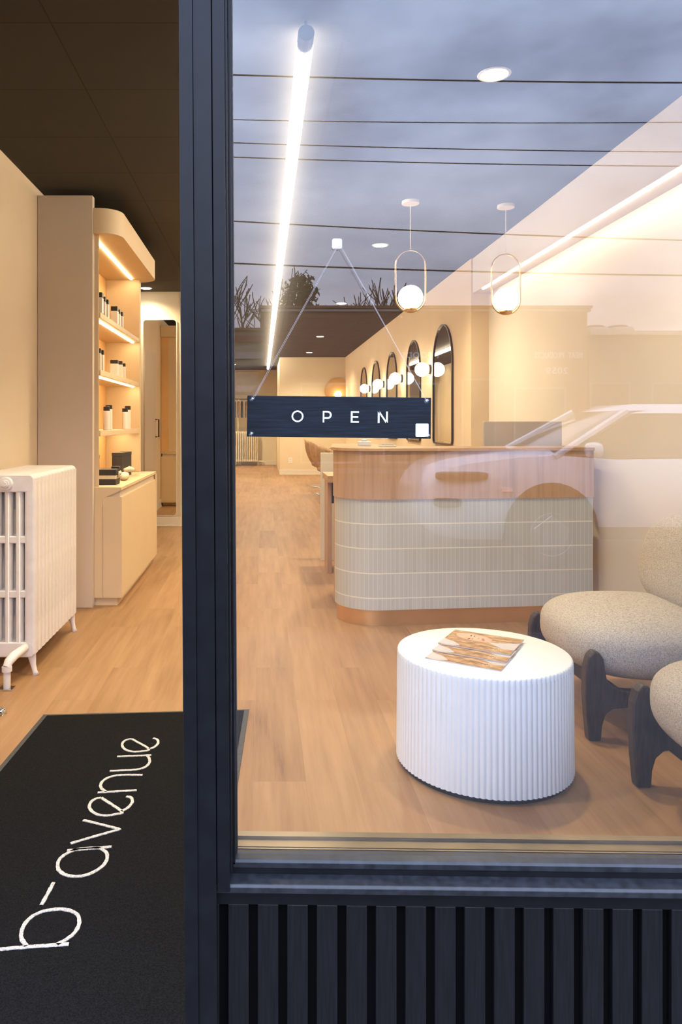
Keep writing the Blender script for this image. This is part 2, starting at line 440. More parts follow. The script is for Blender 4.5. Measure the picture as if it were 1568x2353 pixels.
# inner bronze channel
mb = MB().box(-.046, 1.74, 1.212, 1.216, .600, .6035).box(-.046, 1.74, 1.222, 1.245, .600, .6015)
mb.box(-.046, 1.74, 1.245, 1.26, .56, .606)
mb.build('glazing_channel', M['bronze'], w1, xf=slope)
MB().box(-.046, 1.74, 1.2155, 1.2225, .59, .6000).build('channel_seal', M['rubber'], w1, xf=slope)
# sill profile (Y, z)
pr = [(1.20, .6095), (1.188, .6095), (1.1755, .6072), (1.172, .6045), (1.172, .596), (1.20, .590)]
MB().prism(pr, lambda a, b: Vector((-.0455, a, b)), lambda a, b: Vector((1.74, a, b))).build('sill_bead', M['navy_sill'], w1, bevel=.0006, xf=slope)
MB().prism([(1.24, .5965), (1.1735, .5965), (1.1735, .579), (1.24, .575)], lambda a, b: Vector((-.0745, a, b)), lambda a, b: Vector((1.74, a, b))).build('sub_sill', M['navy'], w1, xf=slope)
MB().prism([(1.24, .586), (1.176, .5862), (1.1500, .5835), (1.147, .5800), (1.147, .5715), (1.150, .5700), (1.24, .568)], lambda a, b: Vector((-.1035, a, b)), lambda a, b: Vector((1.74, a, b))).build('sill_nose', M['navy_sill'], w1, bevel=.0008, xf=slope)
# slatted panel below the window
pan = thing('wall_front', 'dark navy slatted panel below the shop window', 'wall', (.6, 1.17, 0)); pan['kind'] = 'structure'
MB().box(-.1035, 1.74, 1.180, 1.235, -.03, .575).build('backing', M['groove'], pan)
MB().box(-.1035, 1.74, 1.1655, 1.181, .5425, .572).build('top_rail', M['navy'], pan, xf=slope)
pitch = 68 * 1.165 / F
x = (452 - CX) * 1.165 / F
first = True
sl = MB()
for k in range(41):
    x1 = x + (52 if k == 0 else 47.5) * 1.165 / F
    sl.box(x, x1, 1.165, 1.182, -.03, .5428)
    x = x1 + 20.5 * 1.165 / F
    if x > 1.70: break
sl.build('slats', M['slat'], pan, bevel=.0012, xf=slope)
# rest of the shop front, out of the frame: left door jamb, fascia, brick pier
struct('wall_street', MB().box(-2.6, -1.14, 1.12, 1.26, -.03, 3.5).box(1.84, 4.2, 1.12, 1.26, -.03, 3.5).box(-1.14, 1.84, 1.12, 1.26, 2.5, 3.5),
       M['navy'], 'navy shop front around the window and doorway', 'wall')
dj = thing('door_2', 'open entrance doorway beside the shop window', 'door', (-.6, 1.2, 0)); dj['kind'] = 'structure'
MB().box(-1.14, -1.09, 1.13, 1.25, 0, 2.5).build('door_frame', M['navy'], dj, bevel=.002)
MB().box(-1.09, -.124, 1.10, 1.26, -.02, .012).build('threshold', M['chrome'], dj, bevel=.003)

# ------------------------------------------------------------------ OPEN sign
SY = 1.192
tl = math.radians(-.68)
sg = thing('open_sign', 'charcoal OPEN sign hanging on the shop window', 'sign', ((779.5 - CX) * SY / F, SY, EYE - (958.5 - CY) * SY / F))
sc = SY / F
def S(px, py, dy=0): return Vector(((px - CX) * sc, SY + dy, EYE - (py - CY) * sc))
def rot_sign(p):
    c = Vector((sg.location.x, 0, sg.location.z)); q = Vector((p.x - c.x, 0, p.z - c.z))
    return Vector((c.x + q.x * math.cos(tl) - q.z * math.sin(tl), p.y, c.z + q.x * math.sin(tl) + q.z * math.cos(tl)))
W2, H2 = 211.5 * sc, 47.2 * sc
cx0, cz0 = sg.location.x, sg.location.z
MB().box(cx0 - W2, cx0 + W2, SY, SY + .004, cz0 - H2, cz0 + H2).build('board', M['signboard'], sg, bevel=.0006, xf=rot_sign)
def letter_O(cx, cy, r, w):
    mb = MB(); n = 40; vs = []
    for rr in (r, r - w):
        for k in range(n):
            a = 2 * PI * k / n; vs.append((cx + rr * math.cos(a), cy + rr * .98 * math.sin(a)))
    return vs, [(k, (k + 1) % n, n + (k + 1) % n, n + k) for k in range(n)]
def put(vs, fs): return [S(x, y, -.0006) for x, y in vs], fs
def bar(x0, y0, x1, y1): return [(x0, y0), (x1, y0), (x1, y1), (x0, y1)], [(0, 1, 2, 3)]
lw = 3.5; y0, y1 = 944.5, 971.0; oy = 957.7
let = {}
o_ = MB(); o_.add(*put(*letter_O(684, oy, 13.6, lw))); o_.build('letter_o', M['lettering'], sg, xf=rot_sign)
p_ = MB(); p_.add(*put(*bar(742, y0, 742 + lw, y1)))
n = 14; vs = [(744, y0), (744, y0 + lw)]; vs2 = []
arc_o = [(753 + 9.4 * math.sin(PI * k / n), (y0 + 9.2) - 9.2 * math.cos(PI * k / n)) for k in range(n + 1)]
arc_i = [(753 + 5.4 * math.sin(PI * k / n), (y0 + 9.2) - 5.2 * math.cos(PI * k / n)) for k in range(n + 1)]
vv = arc_o + arc_i
p_.add(*put(vv, [(k, k + 1, n + 2 + k, n + 1 + k) for k in range(n)]))
p_.add(*put(*bar(745, y0, 753, y0 + lw))); p_.add(*put(*bar(745, y0 + 14.4, 753, y0 + 18.4)))
p_.build('letter_p', M['lettering'], sg, xf=rot_sign)
e_ = MB(); e_.add(*put(*bar(806.5, y0, 810.5, y1)))
for yy in (y0, 956.0, y1 - lw): e_.add(*put(*bar(810, yy, 825 if yy != 956.0 else 823.5, yy + lw)))
e_.build('letter_e', M['lettering'], sg, xf=rot_sign)
n_ = MB(); n_.add(*put(*bar(868.5, y0, 872.5, y1))); n_.add(*put(*bar(887.5, y0, 891.5, y1)))
n_.add(*put([(868.5, y0), (873, y0), (891.5, y1), (887, y1)], [(0, 1, 2, 3)])); n_.build('letter_n', M['lettering'], sg, xf=rot_sign)
for (px, py) in ((580, 917), (578, 996.5), (981, 921), (983.5, 1001)):
    MB().lathe([(.0001, -.0035), (.0022, -.0035), (.0028, -.002), (.0046, 0)], S(px, py, -.0001), 20, 'y').build('suction_cup', M['clear'], sg, smooth=True)
MB().prism(rounded(955.5, 985, 973.5, 1003.5, 2), lambda a, b: S(a, b, -.0009), lambda a, b: S(a, b, -.0002)).build('blank_sticker', M['sticker'], sg)['label'] = 'small blank white square sticker'
hk = thing('window_hook', 'small clear plastic hook stuck on the glass above the OPEN sign', 'hook', tuple(S(775, 560)))
MB().prism(rounded(764, 786.5, 548, 570, 4), lambda a, b: S(a, b, .0005), lambda a, b: S(a, b, .0078)).build('pad', M['clear'], hk)
MB().tube([S(775, 556, .0005), S(775, 568, -.004), S(779, 570, -.004), S(779, 564, -.004)], .0009).build('hook_tip', M['clear'], hk)
M['thread'] = mat('white thread', (.55, .54, .54), .7)
th = MB()
for dx in (0, 2.2):
    th.tube([S(774 + dx, 569, -.004), S(580 + dx * 1.5, 917, -.0008)], .00017, 5)
    th.tube([S(783 + dx, 569, -.004), S(980 + dx * .5, 921, -.0008)], .00017, 5)
tag(th.build('hanging_thread', M['thread']), 'thin white thread from the clear hook down to the OPEN sign', 'thread')

# ------------------------------------------------------------------ door mat with lettering
mt = thing('door_mat', 'black door mat with white b-avenue script inside the entrance', 'mat', (-.52, 2.4, 0))
fl = Vector((-.972, 3.29, 0)); fr = Vector((-.058, 3.35, 0)); nr = Vector((-.140, 1.38, 0)); nl = Vector((-1.045, 1.36, 0))
def quad(a, b, c, d_, ins, z0, z1):
    cen = (a + b + c + d_) / 4
    def sh(p):
        q = p - cen; return cen + Vector((q.x - math.copysign(ins, q.x), q.y - math.copysign(ins, q.y), 0))
    pts = [sh(p) if ins else p for p in (a, b, c, d_)]
    return MB().prism([(p.x, p.y) for p in pts], lambda x, y: Vector((x, y, z0)), lambda x, y: Vector((x, y, z1)))
quad(fl, fr, nr, nl, 0, .0005, .004).build('rubber_border', M['rubber_edge'], mt, bevel=.001)
quad(fl, fr, nr, nl, .022, .003, .009).build('pile', M['carpet'], mt, bevel=.002)
quad(fl, fr, nr, nl, .022, .003, .0089)
def crop(x, y): return on_floor(x / 2.45, 1400 + y / 2.4503, .0093)
letters = {
 'letter_b': [[(-80, 1921), (0, 1916), (150, 1903), (388, 1887)], [(150, 1900), (128, 1870), (118, 1840), (130, 1790), (170, 1740), (240, 1703), (330, 1690), (400, 1700), (438, 1725), (447, 1765), (430, 1810), (390, 1850), (320, 1890)]],
 'hyphen': [[(303, 1540), (268, 1605), (232, 1668)]],
 'letter_a': [[(378, 1360), (500, 1350), (628, 1338)], [(450, 1350), (540, 1345), (590, 1362), (605, 1395), (585, 1440), (530, 1480), (460, 1503), (390, 1503), (340, 1480), (325, 1450), (335, 1410), (370, 1380), (420, 1357), (450, 1350)]],
 'letter_v': [[(470, 1188), (570, 1213), (675, 1240), (540, 1278), (397, 1320)]],
 'letter_e': [[(570, 1062), (685, 1140), (650, 1155), (600, 1163), (545, 1155), (510, 1130), (503, 1105), (520, 1080), (545, 1066), (570, 1062)], [(685, 1140), (725, 1115), (745, 1085), (738, 1062), (712, 1055)]],
 'letter_n': [[(550, 1033), (770, 1020)], [(600, 1030), (572, 1010), (568, 985), (590, 960), (630, 942), (690, 934), (803, 934)]],
 'letter_u': [[(660, 830), (852, 823)], [(618, 912), (700, 908), (780, 902), (825, 885), (843, 860), (840, 840), (830, 826)]],
 'letter_e2': [[(742, 731), (838, 787), (800, 800), (750, 803), (705, 790), (688, 765), (698, 745), (718, 735), (742, 731)], [(838, 787), (868, 778), (890, 755), (885, 735), (862, 727)]]}
def smooth_path(pts, straight):
    if len(pts) < 5 or straight: return pts
    out = []
    P = [Vector(p) for p in pts]; n = len(P)
    for i in range(n - 1):
        p0 = P[max(i - 1, 0)]; p1 = P[i]; p2 = P[i + 1]; p3 = P[min(i + 2, n - 1)]
        for k in range(4):
            t = k / 4
            out.append(.5 * ((2 * p1) + (p2 - p0) * t + (2 * p0 - 5 * p1 + 4 * p2 - p3) * t * t + (3 * p1 - p0 - 3 * p2 + p3) * t ** 3))
    return out + [P[-1]]
for nm, strokes in letters.items():
    mb = MB()
    for st in strokes:
        pts = smooth_path([crop(*p) for p in st], nm == 'letter_v')
        pts = [Vector(p) for p in pts]
        dense = []
        for i in range(len(pts) - 1):
            L = (pts[i + 1] - pts[i]).length; k = max(1, int(L / .006))
            dense += [pts[i].lerp(pts[i + 1], j / k) for j in range(k)]
        dense.append(pts[-1])
        n = len(dense); vs = []
        for i, p in enumerate(dense):
            t = (dense[min(i + 1, n - 1)] - dense[max(i - 1, 0)]).normalized(); nn = Vector((-t.y, t.x, 0))
            w = .0052 + random.uniform(-.0009, .0009); w2 = .0052 + random.uniform(-.0009, .0009)
            vs += [p + nn * w, p - nn * w2]
        mb.add([Vector((v.x, v.y, .0091)) for v in vs] + [Vector((v.x, v.y, .0112)) for v in vs],
               [(2 * n + 2 * i, 2 * n + 2 * i + 2, 2 * n + 2 * i + 3, 2 * n + 2 * i + 1) for i in range(n - 1)]
               + [(2 * i, 2 * i + 2, 2 * n + 2 * i + 2, 2 * n + 2 * i) for i in range(n - 1)]
               + [(2 * i + 1, 2 * n + 2 * i + 1, 2 * n + 2 * i + 3, 2 * i + 3) for i in range(n - 1)])
    mb.build(nm.replace('2', ''), M['pile'], mt)

# ------------------------------------------------------------------ white radiator
rd = thing('radiator', 'white cast iron column radiator against the beige wall inside the entrance', 'radiator', (-1.335, 4.2, 0))
RX0, RX1 = -1.505, -1.165
NS = 13; RY0 = 3.79; PT = .066
def section(y, foot):
    mb = MB(); r = .030
    nc = 6; px = (RX1 - RX0) / nc
    for i in range(nc):
        xc = RX0 + px * (i + .5)
        if i in (0, nc - 1): xc += -.003 if i == 0 else .003
        prof = []
        hw = .0205 if i not in (0, nc - 1) else .0285
        seg = 12
        ring = rounded(-hw, hw, -.0320, .0320, .016, 3) if i in (0, nc - 1) else [(hw * math.cos(2 * PI * k / seg), .0315 * math.sin(2 * PI * k / seg)) for k in range(seg)]
        seg = len(ring)
        mb.add([(xc + a, y + b, .115) for a, b in ring] + [(xc + a, y + b, 1.015) for a, b in ring],
               [(k, (k + 1) % seg, seg + (k + 1) % seg, seg + k) for k in range(seg)])
    # headers and cross webs follow the rounded outline of the section
    top = rounded(RX0 + .004, RX1 - .004, .945, 1.035, .026, 5)
    mb.prism(top, lambda a, b: Vector((a, y - .0325, b)), lambda a, b: Vector((a, y + .0325, b)))
    mb.prism(rounded(RX0 + .004, RX1 - .004, .098, .175, .02, 4), lambda a, b: Vector((a, y - .0325, b)), lambda a, b: Vector((a, y + .0325, b)))
    for zc in (.70, .42):
        mb.prism(rounded(RX0 + .01, RX1 - .01, zc - .019, zc + .019, .012, 3), lambda a, b: Vector((a, y - .027, b)), lambda a, b: Vector((a, y + .027, b)))
    return mb
s0 = smooth_angle(section(RY0 + .033, False).build('section', M['white_metal'], rd, bevel=.006), 40)
for k in range(1, NS):
    c = s0.copy(); C.objects.link(c); c.parent = rd; c.location = (0, PT * k, 0)
for yy in (RY0 + .033, RY0 + .033 + PT * (NS - 1)):
    for s in (-1, 1):
        xc = RX1 - .012 if s > 0 else RX0 + .012
        MB().tube([(xc - s * .03, yy, .16), (xc - s * .012, yy, .10), (xc - s * .004, yy, .05), (xc + s * .004, yy, .018), (xc + s * .008, yy, 0.)], [.030, .022, .014, .012, .018], 12).build('foot', M['white_metal'], rd, smooth=True)
c0 = at(13, 1112, RY0 - .01)
MB().lathe([(.0001, -.016), (.020, -.016), (.021, -.008), (.033, -.006), (.036, .012)], c0, 24, 'y').build('end_plug', M['white_metal'], rd, smooth=False, bevel=.001)
MB().lathe([(.0001, -.026), (.013, -.026), (.014, -.014)], c0, 6, 'y').build('plug_nut', M['white_metal'], rd)
fp = on_floor(16, 1583)
el = MB().tube([(fp.x, fp.y, 0), (fp.x, fp.y, .095)], .0175, 16)
el.tube([(fp.x, fp.y, .086), (fp.x, fp.y, .110)], .0245, 16)
el.tube([(fp.x, fp.y, .108), (fp.x + .004, fp.y + .01, .128), (fp.x + .018, fp.y + .05, .146), (fp.x + .030, fp.y + .11, .150), (fp.x + .034, fp.y + .17, .150)], [.020, .022, .023, .022, .020], 16)
smooth_angle(el.build('inlet_pipe', M['white_metal'], rd), 40)
MB().box(fp.x - .035, fp.x + .035, fp.y - .03, fp.y + .03, 0, .006).build('floor_flange', M['chrome'], rd, bevel=.002)
ds = on_floor(-3, 1640)
t = thing('door_stop', 'chrome floor door stop beside the mat', 'door stop', ds)
MB().lathe([(.032, 0), (.034, .006), (.030, .016), (.018, .024), (.0001, .027)], ds, 24).build('dome', M['chrome'], t, smooth=True)
MB().lathe([(.036, 0), (.036, .003)], ds, 24).build('base_ring', M['chrome'], t, smooth=True)

# ------------------------------------------------------------------ pier, shelving and base cabinet
YC0, YC1 = 5.24, 6.95
tag(MB().box(XL + .002, -1.190, YC0 - .04, YC0 + .02, 0, 2.90).build('tall_side_panel', M['pier'], None, bevel=.003), 'tall taupe panel standing between radiator and lit shelving', 'panel')
sh = thing('shelving_unit', 'lit cream display shelving with curved canopy above the low cabinet', 'shelving', (-1.3, 6.0, .84))
MB().box(-1.575, -1.46, YC0 + .0215, 7.0, .845, 2.64).build('back_panel', M['oakback'], sh)
MB().box(-1.46, -1.145, YC1 - .02, 7.0, .845, 2.64).build('side_panel', M['joinery'], sh, bevel=.002)
MB().box(-1.46, -1.16, YC0 + .0215, YC0 + .0315, .845, 2.64).build('side_panel', M['joinery'], sh, bevel=.001)
for z in (2.05, 1.64, 1.205):
    MB().box(-1.46, -1.15, YC0 + .0315, YC1 - .02, z, z + .04).build('shelf', M['joinery'], sh, bevel=.002)
can = [(-1.575, YC0 + .022), (-1.188, YC0 + .022), (-1.188, YC0 - .03)] + rounded(-1.575, -1.0, YC0 - .03, 7.06, .16, 10, (0, 1, 1, 0))[1:]
o = MB().prism(can, lambda a, b: Vector((a, b, 2.64)), lambda a, b: Vector((a, b, 2.815))).build('canopy', M['joinery'], sh, xf=lambda p: Vector((p.x, p.y, p.z)))
smooth_angle(o, 25)
for (z, xx) in ((2.64, -1.215), (2.05, -1.20), (1.64, -1.20), (1.205, -1.30)):
    MB().box(xx - .009, xx + .009, YC0 + .05, YC1 - .07, z - .008, z - .0005).build('light_strip', M['strip_soft'], sh)
# movement of pier top so that the canopy clears it
cb = thing('base_cabinet', 'low cream cabinet with curved end beneath the lit shelving', 'cabinet', (-1.28, 6.1, 0))
YN = YC0 + .02; DROP = .085
body2 = [(-1.575, YC0 + .0215), (-1.189, YC0 + .0215), (-1.189, YN), (-1.0, YN), (-1.0, 7.0), (-1.575, 7.0)]
def ztop(z): return lambda a, b: Vector((a, b, z - (DROP if (b < YN + .001 and a < -1.1) else 0)))
MB().prism(body2, lambda a, b: Vector((a, b, .055)), ztop(.775)).build('carcass', M['joinery'], cb)
o_top = MB(); o_top.prism(body2, ztop(.822), ztop(.842)); o_top.build('cabinet_top', M['joinery'], cb)
MB().prism([(-1.56, YC0 + .04), (-1.18, YC0 + .04), (-1.18, YN + .012), (-1.012, YN + .012), (-1.012, 6.98), (-1.56, 6.98)], lambda a, b: Vector((a, b, .776 - (DROP * .95 if (b < YN + .02 and a < -1.1) else 0))), lambda a, b: Vector((a, b, .8219 - (DROP * .95 if (b < YN + .02 and a < -1.1) else 0)))).build('finger_recess', M['pier'], cb)
zs_ = lambda x: -DROP * (-1.0 - x) / .189
MB().add([(x, y, z) for y in (YN - .006, YN) for x, z in ((-1.128, .058), (-.9945, .058), (-.9945, .772), (-1.128, .772 + zs_(-1.128)))], [(0, 1, 2, 3), (4, 5, 6, 7), (0, 1, 5, 4), (1, 2, 6, 5), (2, 3, 7, 6), (3, 0, 4, 7)]).build('door', M['joinery'], cb)
MB().add([(x, y, z) for y in (YN - .006, YN) for x, z in ((-1.189, .058), (-1.132, .058), (-1.132, .818 + zs_(-1.132)), (-1.189, .818 + zs_(-1.189)))], [(0, 1, 2, 3), (4, 5, 6, 7), (0, 1, 5, 4), (1, 2, 6, 5), (2, 3, 7, 6), (3, 0, 4, 7)]).build('end_strip', M['joinery'], cb)
MB().box(-1.0, -.9945, YN + .001, 6.92, .058, .772).build('door', M['joinery'], cb, bevel=.0005)
MB().box(-1.0, -.9945, 6.925, 7.0, .058, .82).build('end_strip', M['joinery'], cb)
MB().prism([(-1.56, YC0 + .04), (-1.185, YC0 + .04), (-1.185, YC0 + .035), (-1.03, YC0 + .035), (-1.03, 6.90), (-1.56, 6.90)], lambda a, b: Vector((a, b, 0)), lambda a, b: Vector((a, b, .056))).build('plinth', M['joinery'], cb)

bottles = 'white bottles with black caps on the lit shelves'
def bottle(x, y, z, w, h, capf, label, round_=False):
    t = thing('bottle', label, 'bottle', (x, y, z), bottles)
    if round_:
        MB().lathe([(w / 2 - .002, 0), (w / 2, .004), (w / 2, h * (1 - capf)), (w / 2 - .003, h * (1 - capf) + .003)], (x, y, z), 20).build('body', M['glaze'], t, smooth=False, bevel=.001)
        MB().lathe([(w / 2 - .001, h * (1 - capf) + .003), (w / 2 - .001, h)], (x, y, z), 20).build('cap', M['black'], t, bevel=.0015)
    else:
        MB().box(x - w / 2, x + w / 2, y - w / 2, y + w / 2, z, z + h * (1 - capf)).build('body', M['glaze'], t, bevel=.004)
        MB().box(x - w / 2 + .001, x + w / 2 - .001, y - w / 2 + .001, y + w / 2 - .001, z + h * (1 - capf) + .001, z + h).build('cap', M['black'], t, bevel=.004)
    return t
Z1, Z2, Z3 = 2.0905, 1.6805, 1.2455
for (x, y, z, w, h, cf, lab) in (
  (-1.175, 5.34, Z1, .055, .150, .25, 'white square bottle with black cap on the top shelf, nearest the tall taupe panel'),
  (-1.175, 5.49, Z1, .035, .145, .25, 'slim white bottle on the top shelf, middle of the group by the taupe panel'),
  (-1.175, 5.60, Z1, .035, .143, .25, 'slim white bottle on the top shelf, last of the group by the taupe panel'),
  (-1.19, 5.98, Z1, .055, .150, .25, 'white square bottle with black cap on the top shelf, first of the far group'),
  (-1.19, 6.12, Z1, .040, .147, .25, 'slim white bottle with black cap on the top shelf, middle of the far group'),
  (-1.19, 6.24, Z1, .040, .145, .25, 'slim white bottle with black cap on the top shelf, last of the far group'),
  (-1.195, 5.32, Z2, .034, .168, .22, 'slim white bottle on the second shelf down, nearest the taupe panel'),
  (-1.195, 5.42, Z2, .034, .166, .22, 'slim white bottle on the second shelf down, second from the taupe panel'),
  (-1.195, 5.52, Z2, .034, .164, .22, 'slim white bottle on the second shelf down, third from the taupe panel'),
  (-1.195, 6.00, Z2, .062, .130, .24, 'wide white jar with black lid on the second shelf down'),
  (-1.185, 6.20, Z2, .034, .138, .22, 'slim white bottle on the second shelf down just behind the wide jar'),
  (-1.185, 6.34, Z2, .034, .130, .22, 'slim white bottle on the second shelf down, farthest from the taupe panel')):
    bottle(x, y, z, w, h, cf, lab)
for (x, y, z, w, h, cf, lab) in (
  (-1.225, 5.32, Z3, .05, .185, .2, 'white bottle on the third shelf down half hidden behind the taupe panel'),
  (-1.195, 5.69, Z3, .052, .180, .19, 'shorter white bottle in the pair near the taupe panel on the third shelf down'),
  (-1.22, 5.90, Z3, .055, .198, .18, 'taller white bottle in the pair near the taupe panel on the third shelf down'),
  (-1.175, 6.35, Z3, .052, .180, .19, 'shorter white bottle in the far pair on the third shelf down'),
  (-1.19, 6.56, Z3, .055, .205, .18, 'taller white bottle in the far pair on the third shelf down')):
    bottle(x, y, z, w, h, cf, lab, True)
ZT = .8425
def rbox(x, y, z, w, l, h, ang):
    R = Matrix.Rotation(ang, 3, 'Z')
    mb = MB().box(-w / 2, w / 2, -l / 2, l / 2, 0, h)
    for i, p in enumerate(mb.v): mb.v[i] = R @ p + Vector((x, y, z))
    return mb
for (x, y, w, l, h, a, lab) in ((-1.215, 6.42, .085, .30, .205, -.10, 'tall black box standing on the low cabinet behind the ribboned gift box'),
                             (-1.335, 5.72, .10, .26, .205, 0, 'black box on the low cabinet half hidden by the taupe panel')):
    t = thing('gift_carton', lab, 'box', (x, y, ZT), 'black boxes on the low cabinet')
    rbox(x, y, ZT, w, l, h - .03, a).build('carton', M['black_soft'], t, bevel=.002)
    rbox(x, y, ZT + h - .029, w + .003, l + .003, .029, a).build('lid', M['black_soft'], t, bevel=.002)
t = thing('ribboned_box', 'black gift box tied with a cream ribbon on the low cabinet', 'box', (-1.12, 5.52, ZT))
rbox(-1.155, 5.52, ZT, .16, .16, .115, 0).build('box_body', M['black_soft'], t, bevel=.003)
rbox(-1.105, 5.60, ZT + .116, .06, .06, .014, 0).build('box_lid', M['black_soft'], t, bevel=.002)
rbox(-1.155, 5.52, ZT + .045, .163, .163, .026, 0).build('ribbon', M['ribbon'], t, bevel=.001)
bw = MB()
for s in (-1, 1):
    bw.tube([(-1.072, 5.52, ZT + .06), (-1.06, 5.52 + s * .03, ZT + .095), (-1.055, 5.52 + s * .05, ZT + .085), (-1.06, 5.52 + s * .035, ZT + .06), (-1.072, 5.52, ZT + .06)], .008, 8)
bw.build('bow', M['ribbon'], t, smooth=True)
t = thing('cream_pouch', 'small cream cloth pouch with rolled top on the low cabinet', 'pouch', (-1.105, 5.92, ZT))
MB().superell((-1.105, 5.93, ZT + .032), (.038, .085, .032), .8, .8, 24, 14).build('pouch_body', M['ribbon'], t, smooth=True)
MB().tube([(-1.11, 5.97, ZT + .07), (-1.07, 5.99, ZT + .085), (-1.05, 6.02, ZT + .075)], [.02, .024, .02], 12).build('rolled_top', M['ribbon'], t, smooth=True)

# tall mirror on the partition wall
mx0, mx1, mz0, mz1 = -1.50, -1.065, .13, 2.605
tm = thing('tall_mirror', 'tall frameless mirror with rounded corners on the far cream wall', 'mirror', ((mx0 + mx1) / 2, YP, mz0))
MB().prism(rounded(mx0, mx1, mz0, mz1, .045), lambda a, b: Vector((a, YP - .004, b)), lambda a, b: Vector((a, YP - .018, b))).build('frame', M['trimwhite'], tm)
MB().prism(rounded(mx0 + .012, mx1 - .012, mz0 + .012, mz1 - .012, .04), lambda a, b: Vector((a, YP - .0185, b)), lambda a, b: Vector((a, YP - .019, b))).build('mirror_glass', M['mirror'], tm)

# ------------------------------------------------------------------ reception counter
ctr = thing('reception_counter', 'curved reception counter with oak top band and grey vertical finger tiles', 'counter', (1.3, 5.0, 0))
ang = math.atan(.11)
def outline(off=0., n=16):
    # front line through (.709,4.719) with slope .11, rounded left corner, then the side running back
    d = Vector((math.cos(ang), math.sin(ang))); nrm = Vector((math.sin(ang), -math.cos(ang)))
    p0 = Vector((.709, 4.719)); R = .25
    cen = p0 + d * .06 - nrm * R
    pts = []
    tend = (2.185 - p0.x) / d.x
    pts.append(p0 + d * tend + nrm * off)
    a0 = math.atan2(nrm.y, nrm.x); a1 = -PI + .0
    for k in range(n + 1):
        a = a0 + (a1 - a0) * k / n
        pts.append(cen + Vector((math.cos(a), math.sin(a))) * (R + off))
    pts.append(Vector((cen.x - R - off + .085, 5.75)))
    return pts
def wall_strip(off, z0, z1, thick=.05):
    o = outline(off); i = outline(off - thick)
    mb = MB(); n = len(o)
    vs = [Vector((p.x, p.y, z0)) for p in o] + [Vector((p.x, p.y, z1)) for p in o] + [Vector((p.x, p.y, z0)) for p in i] + [Vector((p.x, p.y, z1)) for p in i]
    fs = []
    for k in range(n - 1):
        fs += [(k, k + 1, n + k + 1, n + k), (2 * n + k, 3 * n + k, 3 * n + k + 1, 2 * n + k + 1), (n + k, n + k + 1, 3 * n + k + 1, 3 * n + k), (k, 2 * n + k, 2 * n + k + 1, k + 1)]
    fs += [(0, n, 3 * n, 2 * n), (n - 1, 3 * n - 1, 4 * n - 1, 2 * n - 1)]
    mb.add(vs, fs); return mb
smooth_angle(wall_strip(-.012, 0, .104).build('kick_plate', M['brass_base'], ctr), 30)
tl_ = wall_strip(0, .103, .814); o = tl_.build('tiled_front', M['tile'], ctr)
me = o.data; uvl = me.uv_layers.new(name='UVMap')
ol = outline(0); cum = [0]
for k in range(1, len(ol)): cum.append(cum[-1] + (ol[k] - ol[k - 1]).length)
n = len(ol)
for poly in me.polygons:
    for li in poly.loop_indices:
        vi = me.loops[li].vertex_index
        uvl.data[li].uv = (cum[vi % n], me.vertices[vi].co.z - .103 + .082)
smooth_angle(o, 30)
smooth_angle(wall_strip(.012, .812, 1.119, .06).build('oak_band', M['oak'], ctr), 30)
to = outline(.028); ti = outline(-.36)
tp = MB(); n = len(to)
vs = [Vector((p.x, p.y, z)) for z in (1.119, 1.139) for p in to] + [Vector((p.x, p.y, z)) for z in (1.119, 1.139) for p in ti]
ti_fix = [(p.x, p.y) for p in ti]
inner = [Vector((2.185, 5.25)), Vector((.87, 5.12)), Vector((.87, 5.75))]
poly = [(p.x, p.y) for p in to] + [(p.x, p.y) for p in (inner[2], inner[1], inner[0])]
bm = bmesh.new(); vb = [bm.verts.new((a, b, 1.119)) for a, b in poly]; f = bm.faces.new(vb)
r = bmesh.ops.extrude_face_region(bm, geom=[f]); bmesh.ops.translate(bm, verts=[v for v in r['geom'] if isinstance(v, bmesh.types.BMVert)], vec=(0, 0, .020))
bmesh.ops.recalc_face_normals(bm, faces=bm.faces)
mb = MB(); mb.v = [v.co.copy() for v in bm.verts]; bm.verts.index_update(); mb.f = [tuple(v.index for v in f.verts) for f in bm.faces]; bm.free()
mb.build('counter_top', M['oak_top'], ctr, bevel=.002)
MB().box(.80, 2.17, 5.10, 5.75, .72, .745).build('inner_desk', M['oak_top'], ctr, bevel=.002)
MB().box(.56, .60, 5.3, 5.74, 0, 1.118).build('end_panel', M['oak'], ctr)

# white divider and oak side desk behind the counter
tag(MB().box(.556, .78, 6.98, 7.03, 0, 1.018).build('divider_panel', M['trimwhite'], None, bevel=.003), 'narrow white upright panel behind the oak side table', 'panel')
t = thing('side_table', 'oak waterfall side table standing behind the reception counter', 'table', (.75, 6.4, 0))
MB().box(.553, .95, 6.20, 6.75, .80, .855).build('table_top', M['oak_top'], t, bevel=.002)
MB().box(.57, .605, 6.40, 6.72, 0, .80).build('leg', M['oak'], t, bevel=.002)
MB().box(.90, .935, 6.40, 6.72, 0, .80).build('leg', M['oak'], t, bevel=.002)
MB().box(.606, .899, 6.45, 6.70, .60, .795).build('drawer_box', M['black_soft'], t, bevel=.002)
# monitor
t = thing('monitor', 'silver grey computer monitor seen from behind on the reception desk', 'monitor', (1.88, 5.38, .745))
MB().box(1.60, 2.165, 5.33, 5.355, .98, 1.312).build('display', M['screen_back'], t, bevel=.006)
MB().box(1.84, 1.92, 5.356, 5.38, .76, 1.15).build('stand', M['screen_back'], t, bevel=.003)
MB().box(1.76, 2.0, 5.30, 5.46, .7455, .757).build('base', M['screen_back'], t, bevel=.003)
